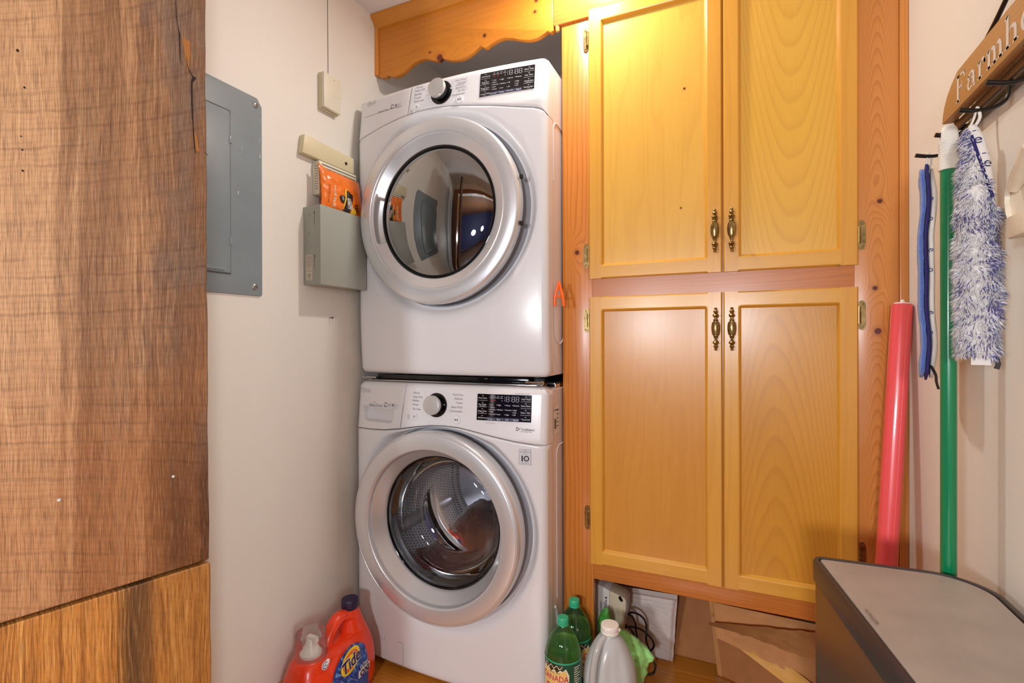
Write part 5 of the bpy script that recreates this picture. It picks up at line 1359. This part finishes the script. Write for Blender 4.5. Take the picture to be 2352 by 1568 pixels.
# ------------------------------------------------------------------ step bin
STEEL = mat('brushed_steel', (176, 166, 158), rough=.5, metal=.3, var=.12, vscale=14, bump=.1, bscale=700)
STEELB = mat('bin_body_steel', (140, 122, 104), rough=.3, metal=.9)
BAND = mat('bin_band', (64, 58, 58), rough=.3, metal=.3)
tc_ = thing('step_bin', 'stainless steel step trash bin with a flat lid in the right foreground', 'trash bin', (.25, .8, 0))
COR = [((.113, 1.0195), .017), ((.352, 1.0335), .075), ((.364, .585), .04), ((.186, .575), .02)]
def inset(cs, d):
    pts = [Vector((*c, 0)) for c, r_ in cs]; n = len(pts); out = []
    for i in range(n):
        a, b, c = pts[i - 1], pts[i], pts[(i + 1) % n]
        e1, e2 = (b - a).normalized(), (c - b).normalized()
        n1, n2 = Vector((e1.y, -e1.x, 0)), Vector((e2.y, -e2.x, 0))
        bis = (n1 + n2).normalized(); k = d / max(.2, bis.dot(n1))
        out.append(((b.x + bis.x * k, b.y + bis.y * k), max(.004, cs[i][1] - d)))
    return out
def rounded(cs, n=10):
    out = []; m_ = len(cs)
    for i in range(m_):
        b, r_ = Vector(cs[i][0]), cs[i][1]; a, c = Vector(cs[i - 1][0]), Vector(cs[(i + 1) % m_][0])
        u1, u2 = (a - b).normalized(), (c - b).normalized(); ang = u1.angle(u2); t = r_ / math.tan(ang / 2)
        p1, p2 = b + u1 * t, b + u2 * t; cen = b + (u1 + u2).normalized() * (r_ / math.sin(ang / 2))
        a1 = math.atan2(p1.y - cen.y, p1.x - cen.x); a2 = math.atan2(p2.y - cen.y, p2.x - cen.x)
        da = (a2 - a1 + math.pi) % (2 * math.pi) - math.pi
        out += [(cen.x + r_ * math.cos(a1 + da * k / n), cen.y + r_ * math.sin(a1 + da * k / n)) for k in range(n + 1)]
    return out
ring_ = lambda d, z: [(x, y_, z) for x, y_ in rounded(inset(COR, d))]
ZB = .705
MB().loft([ring_(.004, .03), ring_(.003, .034), ring_(.003, ZB - .04), ring_(.005, ZB - .037)]).build('bin_body', STEELB, tc_, angle=40)
MB().loft([ring_(.002, 0), ring_(.0, .004), ring_(.0, .028), ring_(.004, .032)]).build('base', BAND, tc_, angle=40)
MB().grid([ring_(.012, ZB - .037), ring_(.0, ZB - .0365), ring_(-.0005, ZB - .03), ring_(-.0005, ZB - .004), ring_(.0015, ZB), ring_(.0072, ZB), ring_(.0085, ZB - .002), ring_(.0085, ZB - .02)], True).build('rim_band', BAND, tc_, angle=40)
MB().loft([ring_(.0105, ZB - .012), ring_(.0105, ZB - .0022), ring_(.0118, ZB - .0008), ring_(.05, ZB + .0006)]).build('lid', STEEL, tc_, angle=30)
MB().loft([ring_(.009, ZB - .018), ring_(.009, ZB - .012)]).build('lid_seal', DARKM, tc_)
MB().box(.1, .115, .76, .84, .012, .024).build('pedal', BAND, tc_, bevel=.002)
k0, k1 = at(1990, 1402, z=ZB), at(2016, 1434, z=ZB)
dr_ = (k1 - k0).normalized(); nr = Vector((dr_.y, -dr_.x, 0)); mid_ = (k0 + k1) / 2
if nr.x < 0: nr = -nr
Pn = Print(lambda p, q: (mid_.x + dr_.x * p + nr.x * q, mid_.y + dr_.y * p + nr.y * q, ZB + .0012))
Pn.text('KOHLER', 0, 0, .0055, w=(k1 - k0).length * 1.05, bold=-.008).build('lettering', mat('etched_grey', (78, 72, 66), rough=.5), tc_)
random.seed(11); Pn = Print(lambda p, q: (p, q, ZB + .0011))
def scratch(u0, v0, u1, v1, w):
    a, b = at(u0, v0, z=ZB), at(u1, v1, z=ZB); d = (b - a).normalized(); n_ = Vector((d.y, -d.x, 0)) * w
    Pn.poly([(a.x, a.y), ((a.x + b.x) / 2 + n_.x, (a.y + b.y) / 2 + n_.y), (b.x, b.y)])
for s_ in ((1921, 1296, 1922, 1325, .0005), (1930, 1298, 1931, 1312, .0004), (1926, 1320, 1924, 1332, .0003), (1950, 1300, 1960, 1312, .0004)): scratch(*s_)
for _ in range(46):
    u, v = random.uniform(1930, 2300), random.uniform(1310, 1560)
    if u > 1900 + (v - 1290) * .75 + 15 and v > 1330 + max(0, (u - 2215)) * .62: scratch(u, v, u + random.uniform(-10, 10), v + random.uniform(2, 5), random.uniform(.0002, .0008))
Pn.build('scratches', mat('scratch_pale', (186, 178, 172), rough=.5, metal=.4), tc_, kind='stuff')

# ------------------------------------------------------------------ coat rack sign on the right wall
IRON = mat('wrought_iron', (46, 42, 40), rough=.35, metal=.7)
IRONB = mat('rusty_rail', (86, 58, 44), rough=.45, metal=.5, var=.3, vscale=40)
OAK = wood('sign_oak', (188, 142, 88), (150, 104, 58), 'Y', 'Z', freq=120, warp=.8, contrast=.4, coat=.05, rough=.5)
cr = thing('sign_coat_rack', 'wooden word sign with black metal arch and row of hooks on the right wall', 'coat rack', (.36, .875, 1.44))
half = [(1.153, 1.47), (1.1505, 1.482), (1.143, 1.497), (1.128, 1.512), (1.108, 1.5235), (1.084, 1.5335)]
PB = half + [(1.75 - a, b) for a, b in reversed(half)]
MB().prism(PB, .335, .352, lambda p, q, a: (a, p, q)).build('sign_board', OAK, cr, bevel=.0012)
MB().box(.3495, .3545, .598, 1.152, 1.452, 1.466).build('rail', IRONB, cr, bevel=.001)
MB().tube([(.3605, .598, 1.449), (.3605, 1.152, 1.449)], .0035, 10).build('back_rod', IRON, cr)
ar = [(1.1545, 1.447), (1.1545, 1.470), (1.152, 1.486), (1.143, 1.502), (1.12, 1.521), (1.085, 1.538), (1.045, 1.551), (1.0, 1.566), (.955, 1.584), (.915, 1.597), (.875, 1.602)]
ar = ar + [(1.75 - a, b) for a, b in reversed(ar[:-1])]
MB().tube(catmull([(.356, a, b) for a, b in ar], 5), .0034, 10).build('arch_rod', IRON, cr)
HY = [1.152, 1.05, .95, .862, .765, .665]
for hy in HY:
    pth = catmull([(.354, hy, 1.455), (.3515, hy, 1.444), (.351, hy, 1.432), (.346, hy, 1.4225), (.334, hy, 1.4165), (.318, hy, 1.4155), (.296, hy, 1.4205)], 6)
    n_ = len(pth)
    MB().tube(pth, [.0036 if i < n_ - 12 else .0036 + .0012 * (i - n_ + 12) / 12 for i in range(n_)], 10, flat=.75).build('hook', IRON, cr)
for yy in (1.145, .605, .875): MB().lathe([(0, .0), (.005, 0), (.005, .02), (0, .02)], (.352, yy, 1.4585), 'X', 10).build('standoff', IRON, cr)
# serif capitals and minuscules, drawn stroke by stroke
Pn = Print(lambda p, q: (.3347, 1.087 - p, 1.4795 + q))
XH, CH, ST, TH_ = .027, .043, .0076, .0028
def stem(p, q0, q1, top='l', bot=True, w=ST):
    Pn.rect(p, p + w, q0, q1)
    if bot: Pn.poly([(p - .0045, q0), (p + w + .0045, q0), (p + w + .0035, q0 + .002), (p + w, q0 + .0035), (p, q0 + .0035), (p - .0035, q0 + .002)])
    if top == 'l': Pn.poly([(p - .005, q1 - .003), (p, q1 - .006), (p + w, q1), (p + w, q1 + .0012), (p + w * .5, q1)])
    if top == 'b': Pn.poly([(p - .0045, q1), (p + w + .0045, q1), (p + w + .0035, q1 - .002), (p + w, q1 - .0035), (p, q1 - .0035), (p - .0035, q1 - .002)])
def archs(p0, p1, q):  # shoulder of n, m, h: thin spring, thick leg
    n_ = 12; c = (p0 + p1) / 2; ro_, ri = (p1 - p0) / 2, (p1 - ST - p0) / 2
    O_ = [(c - ro_ * math.cos(math.pi * k / n_), q + .0105 * math.sin(math.pi * k / n_)) for k in range(n_ + 1)]
    I_ = [(p0 + ri - ri * math.cos(math.pi * k / n_), q + .0065 * math.sin(math.pi * k / n_)) for k in range(n_ + 1)]
    Pn.m.grid([[Pn.fn(*a) for a in O_], [Pn.fn(*a) for a in I_]])
def bowl(p, q, rx, ry, thick, thin, a0=0, a1=360):
    n_ = 30; A_ = [math.radians(a0 + (a1 - a0) * k / n_) for k in range(n_ + 1)]
    Pn.m.grid([[Pn.fn(p + rx * math.cos(a), q + ry * math.sin(a)) for a in A_], [Pn.fn(p + (rx - thick) * math.cos(a), q + (ry - thin) * math.sin(a)) for a in A_]])
x = 0; stem(x + .004, 0, CH, 'b'); Pn.rect(x + .004, x + .034, CH - TH_, CH).poly([(x + .034, CH), (x + .0355, CH - .011), (x + .033, CH - .011), (x + .028, CH - TH_)])
Pn.rect(x + .011, x + .024, .021, .0235).poly([(x + .0235, .029), (x + .0255, .029), (x + .0255, .0155), (x + .0235, .0155)])
x = .044; stem(x + .0215, .003, .019, '', False); bowl(x + .0165, .0185, .0125, .009, ST, TH_, 0, 165); Pn.disc(x + .0065, .0195, .0036, 14)
bowl(x + .0115, .0078, .0098, .0082, .0062, .0022, 60, 330); Pn.poly([(x + .0215, .0155), (x + .0215, .018), (x + .013, .0158), (x + .013, .014)]); Pn.poly([(x + .0215, .004), (x + .029, .004), (x + .033, .0005), (x + .0275, -.0005), (x + .022, .001)])
x = .084; stem(x + .004, 0, XH); archs(x + .0105, x + .0275, XH - .0095); Pn.disc(x + .0245, XH - .006, .004, 14)
x = .116; stem(x + .003, 0, XH); archs(x + .0095, x + .0285, XH - .0105); stem(x + .0209, 0, XH - .0105, '', True); archs(x + .0275, x + .0465, XH - .0105); stem(x + .0389, 0, XH - .0105, '', True)
x = .172; stem(x + .003, 0, CH + .002); archs(x + .0095, x + .0325, XH - .0105); stem(x + .0249, 0, XH - .0105, '', True)
x = .214; bowl(x + .016, XH / 2, .0155, .0143, ST, TH_)
x = .251; stem(x + .003, .008, XH, 'l', False); bowl(x + .0145, .0095, .0115, .010, ST, .0028, 180, 360); stem(x + .024, 0, XH, 'l', False)
x = .292; bowl(x + .011, .0195, .0095, .0077, .0052, .0024, 20, 270); bowl(x + .011, .0078, .0105, .008, .0055, .0024, -160, 90)
x = .320; bowl(x + .015, XH / 2, .0145, .0143, ST, TH_, 15, 320); Pn.rect(x + .004, x + .029, .0135, .0158)
Pn.build('lettering', mat('sign_white', (216, 208, 198), rough=.7), cr)

# ---------------- hanging things
mp = thing('mop_pole', 'green mop pole with a white ribbed grip hanging from the second hook', 'mop handle', (.314, 1.05, .08))
PX, PYY = .3135, 1.05
GRIP, nt, b = new_mat('grip_white'); g = NT(nt); b.inputs['Base Color'].default_value = (*lin((226, 222, 212)), 1); b.inputs['Roughness'].default_value = .45
MB().lathe([(0, .08), (.0108, .08), (.0108, 1.362), (0, 1.362)], (PX, PYY, 0), 'Z', 28).build('pole', mat('pole_green', (0, 122, 74), rough=.25, coat=.3), mp, angle=40)
gm = MB().lathe([(.0104, 1.360), (.0128, 1.360), (.0131, 1.364), (.0126, 1.372), (.0122, 1.405), (.0118, 1.409)], (PX, PYY, 0), 'Z', 28)
for s_ in (-1, 1):   # two cheeks leave the hanging hole open
    secs = []
    for z, w in ((1.405, 1.0), (1.413, 1.0), (1.421, .95), (1.427, .8), (1.4315, .5)):
        secs.append([(PX + .0118 * w * math.cos(a), PYY + s_ * .0052 + .0064 * w * math.sin(a), z) for a in np.linspace(0, 2 * math.pi, 18, endpoint=False)])
    gm.loft(secs)
secs = [[(PX + .0115 * w * math.cos(a), PYY + .0115 * w * math.sin(a), z) for a in np.linspace(0, 2 * math.pi, 24, endpoint=False)] for z, w in ((1.4225, .98), (1.427, .9), (1.431, .7), (1.433, .35))]
gm.loft(secs); gmo = gm.build('grip', GRIP, mp, angle=50)
sc_ = MB()
for j in range(8):
    for k in range(18):
        a = 2 * math.pi * (k + .5 * (j % 2)) / 18; z = 1.3735 + j * .0042
        c = Vector((PX + .0124 * math.cos(a), PYY + .0124 * math.sin(a), z)); n_ = Vector((math.cos(a), math.sin(a), 0)); t_ = Vector((-math.sin(a), math.cos(a), 0))
        sc_.add([c + t_ * .0021, c + Vector((0, 0, .0024)), c - t_ * .0021, c - Vector((0, 0, .0024)), c + n_ * .0011], [(0, 1, 4), (1, 2, 4), (2, 3, 4), (3, 0, 4)])
sc_.build('grip_scales', GRIP, mp, angle=80, kind='stuff')

NAVYF = mat('binding_navy', (36, 32, 104), rough=.8, bump=.6, bscale=800)
BLUEF = mat('microfibre_blue', (82, 118, 200), rough=.95, sheen=.6, bump=.8, bscale=900, var=.25, vscale=300)
WHF = mat('backing_white', (228, 222, 216), rough=.8, bump=.1, bscale=300)
bpd = thing('blue_mop_pad', 'blue microfibre mop pad with white back hanging edge-on from the nearest-corner hook', 'mop pad', (.313, 1.155, 1.005))
wd = Vector((.235, .972, 0)); nn = Vector((-.972, .235, 0)); cen = Vector((.3125, 1.156, 0))
def slab(name, m, o0, o1, hw, z0, z1, amp, fq, parent=bpd, taper=.02):
    secs = []
    for j in range(33):
        t = j / 32; z = z0 + (z1 - z0) * t
        k = min(1, math.sqrt(max(.02, min(t, 1 - t) / taper)) if min(t, 1 - t) < taper else 1)
        sw = .0018 * math.sin(z * 22) + .0012 * math.sin(z * 51)
        row = []
        for i in range(28):
            a = 2 * math.pi * i / 28; c_, s_ = math.cos(a), math.sin(a)
            p = cen + wd * (hw * k * math.copysign(abs(c_) ** .35, c_)) + nn * ((o0 + o1) / 2 + sw + (o1 - o0) / 2 * math.copysign(abs(s_) ** .6, s_) * (.4 + .6 * k))
            p.z = z
            d = amp * mnoise.noise(p * fq); p = p + nn * d + wd * d; row.append(p)
        secs.append(row)
    return MB().loft(secs).build(name, m, parent, angle=100)
slab('blue_pile', BLUEF, .002, .0105, .044, 1.012, 1.394, .0016, 160)
slab('bound_edge', NAVYF, -.0035, .003, .0475, 1.008, 1.402, .0004, 300)
slab('white_backing', WHF, -.0125, -.003, .045, 1.012, 1.392, .001, 30, taper=.12)
lp_ = [cen + wd * -.005 + Vector((0, 0, 1.385)), Vector((.3125, 1.1515, 1.404)), Vector((.316, 1.152, 1.4208)), Vector((.3195, 1.1525, 1.404)), cen + wd * .006 + Vector((0, 0, 1.385))]
MB().tube(catmull(lp_, 6), .0011, 8, flat=1.8).build('hang_loop', mat('tape_white', (226, 222, 214), rough=.7), bpd)
lp_ = [cen + wd * -.03 - nn * .006 + Vector((0, 0, 1.035)), cen + wd * -.043 - nn * .012 + Vector((0, 0, 1.02)), cen + wd * -.042 - nn * .013 + Vector((0, 0, 1.008)), cen + wd * -.04 - nn * .016 + Vector((0, 0, .995))]
MB().tube(catmull(lp_, 6), .0018, 8, flat=1.6).build('tail_loop', mat('tape_dark', (50, 46, 46), rough=.7), bpd)
Pn = Print(lambda p, q: cen + wd * (-.0462) - nn * (.004 + p) + Vector((0, 0, q)))
for q in (1.33, 1.24, 1.13): Pn.text('e', .0035, q, .011, rot=-1.2).text('o', .003, q - .035, .01, rot=-1.2)
Pn.build('lettering', mat('print_navy', (40, 38, 96), rough=.8), bpd)

# fluffy duster pad
fp = thing('fluffy_mop_pad', 'shaggy grey and navy chenille mop pad hanging from the third hook', 'mop pad', (.318, .95, 1.05))
fc = Vector((.3165, .957, 0)); fw_ = Vector((.93, -.37, 0)).normalized(); fn_ = Vector((-.37, -.93, 0)).normalized()
def fprof(z):   # (left, right, half thickness) of the pad at a height
    K = [(1.06, -.018, .023, .010), (1.10, -.019, .025, .012), (1.18, -.019, .025, .013), (1.26, -.0185, .024, .013), (1.31, -.017, .021, .013), (1.345, -.014, .017, .013), (1.375, -.012, .011, .011), (1.392, -.010, .005, .008), (1.398, -.007, .001, .004)]
    for a, b in zip(K, K[1:]):
        if z <= b[0]:
            t = max(0, (z - a[0]) / (b[0] - a[0])); return [a[i] + (b[i] - a[i]) * t for i in (1, 2, 3)]
    return K[-1][1:]
def fsurf(z, a):
    l, r_, h = fprof(z); c_, s_ = math.cos(a), math.sin(a)
    p = fc + fw_ * ((l + r_) / 2 + (r_ - l) / 2 * math.copysign(abs(c_) ** .7, c_)) + fn_ * (h * math.copysign(abs(s_) ** .8, s_))
    p.z = z; return p
secs = [[fsurf(z, 2 * math.pi * k / 30) for k in range(30)] for z in np.linspace(1.06, 1.398, 40)]
core = MB().loft(secs).build('backing', WHF, fp, angle=90)
def white_zone(p):
    s_ = (p - Vector((fc.x, fc.y, p.z))).dot(fw_)
    return p.z > 1.275 and s_ > .022 - (p.z - 1.275) * .24
random.seed(21); mw, mn = MB(), MB()
cnt = 0
while cnt < 9500:
    z = random.uniform(1.058, 1.395); a = random.uniform(-.35, math.pi + .35)
    p = fsurf(z, a)
    if white_zone(p): continue
    cnt += 1
    s_ = (p - Vector((fc.x, fc.y, z))).dot(fw_)
    nrm = (fw_ * math.cos(a) * .7 + fn_ * math.sin(a)).normalized()
    cl_n = mnoise.noise(p * 45)
    navy = random.random() < .12 + (.3 if cl_n > .22 else 0) + (.22 if s_ > .012 else 0) + (.3 if z > 1.34 else 0)
    L_ = random.uniform(.008, .0155)
    sw = Vector((mnoise.noise(p * 60), mnoise.noise(p * 60 + Vector((7, 0, 0))), mnoise.noise(p * 60 + Vector((0, 9, 0))))) * 1.0
    d1 = (nrm * .75 + Vector((0, 0, -.55)) + sw * .9 + Vector((random.uniform(-.4, .4), random.uniform(-.4, .4), random.uniform(-.4, .4)))).normalized()
    d2 = (d1 + Vector((0, 0, -.7)) + sw * .5).normalized()
    sd = d1.cross(nrm + Vector((.01, .02, .03))).normalized() * random.uniform(.00045, .0008)
    q0 = p - nrm * .001; q1 = q0 + d1 * L_ * .55; q2 = q1 + d2 * L_ * .45
    up_ = d1.cross(sd).normalized() * .0004
    (mn if navy else mw).add([q0 - sd, q0 + sd, q1 + sd * .9, q1 - sd * .9, q1 + up_, q2], [(0, 1, 2, 3), (3, 2, 5), (2, 4, 5), (4, 3, 5)])
mw.build('pale_pile', mat('chenille_pale', (226, 223, 224), rough=.9, sheen=.4), fp, angle=180, kind='stuff')
mn.build('navy_pile', mat('chenille_navy', (92, 88, 150), rough=.9, sheen=.3), fp, angle=180, kind='stuff')
lp_ = [fc + fw_ * -.006 + Vector((0, 0, 1.395)), Vector((.3135, .951, 1.406)), Vector((.3165, .95, 1.4208)), Vector((.3195, .949, 1.406)), fc + fw_ * .0 + Vector((0, 0, 1.395))]
MB().tube(catmull(lp_, 6), .0012, 8, flat=1.7).build('hang_loop', MT['tape_white'], fp)
Pn = Print(lambda p, q: fsurf(q, math.pi / 2 - p * 40) + fn_ * .0012 + fw_ * .0)
def onf(s0, z0):  # a flat patch on the pad's front, in metres
    def fn(p, q):
        z = z0 + q; l, r_, h = fprof(z); s_ = s0 + p; k = max(-1, min(1, (s_ - (l + r_) / 2) / ((r_ - l) / 2)))
        a = math.acos(max(-1, min(1, math.copysign(abs(k) ** (1 / .7), k)))); v_ = fsurf(z, a); return v_ + fn_ * .0012
    return fn
e1 = Print(onf(.004, 1.374)); e1.text('e', 0, 0, .014, xs=1.15).rect(-.006, -.002, .012, .0132).rect(0, .004, .012, .0132); e1.build('lettering', MT['print_navy'], fp)
e1 = Print(onf(.0145, 1.338)); e1.text('e', 0, 0, .014, xs=1.0, rot=-.2).rect(-.006, -.002, .012, .0132).rect(0, .003, .012, .0132); e1.build('lettering', MT['print_navy'], fp)
l0 = [fc + fw_ * (.022 - (z - 1.275) * .24) + fn_ * (fprof(z)[2] + .001) + Vector((0, 0, z)) for z in np.linspace(1.285, 1.38, 12)]
MB().tube(l0, .002, 6).build('bound_edge', NAVYF, fp)
MB().tube([fc + fw_ * .022 + fn_ * .004 + Vector((0, 0, 1.06)), fc + fw_ * .025 + fn_ * .005 + Vector((0, 0, 1.047)), fc + fw_ * .023 + fn_ * .005 + Vector((0, 0, 1.04))], .002, 8, flat=1.6).build('tail_loop', MT['tape_dark'], fp)
Pn = Print(lambda p, q: fc + fw_ * p + fn_ * .006 + Vector((0, 0, q))); Pn.rect(-.004, .018, 1.045, 1.06).build('care_label', MT['backing_white'], fp)

# dustpan
IVO = mat('dustpan_ivory', (226, 214, 190), rough=.4, var=.12, vscale=30)
dp = thing('dustpan', 'off-white toothed plastic dustpan hanging at the right edge beyond the shaggy pad', 'dustpan', (.345, .86, 1.21))
top_, bot_ = [], []
te = [at(2352, 322, x=.335), at(2340, 348, x=.335), at(2328, 374, x=.335), at(2317, 398, x=.335)]
tl_ = catmull(te, 8); out_ = []
for i, p in enumerate(tl_):
    out_.append((p.y + (.0022 if i % 2 else 0), p.z))
out_ += [(p.y, p.z) for p in (at(u, v, x=.335) for u, v in ((2310, 415), (2304, 440), (2303, 465), (2306, 492), (2314, 518), (2325, 540)))]
out_ += [(.86, 1.207), (.80, 1.195), (.76, 1.21), (.745, 1.27), (.76, 1.32), (.8, 1.345), (.84, 1.352)]
def rr_sec(k, x):
    cy_, cz_ = .84, 1.275
    return [(x, cy_ + (a - cy_) * k, cz_ + (b - cz_) * k) for a, b in out_]
MB().loft([rr_sec(.97, .356), rr_sec(1.0, .354), rr_sec(1.0, .340), rr_sec(.975, .336), rr_sec(.95, .341), rr_sec(.9, .3425)]).build('pan', IVO, dp, angle=40)
MB().box(.325, .342, .835, .889, 1.216, 1.246).build('clip_block', IVO, dp, bevel=.004)
m_ = MB().tube([(.336, .893, 1.283), (.334, .87, 1.298), (.33, .83, 1.322)], [.006, .0095, .0105], 14, flat=.8); m_.build('grip_end', IVO, dp, angle=60)
MB().tube(catmull([(.34, .80, 1.33), (.338, .775, 1.37), (.334, .766, 1.405), (.328, .7655, 1.4225)], 6), .006, 10).build('handle', IVO, dp)
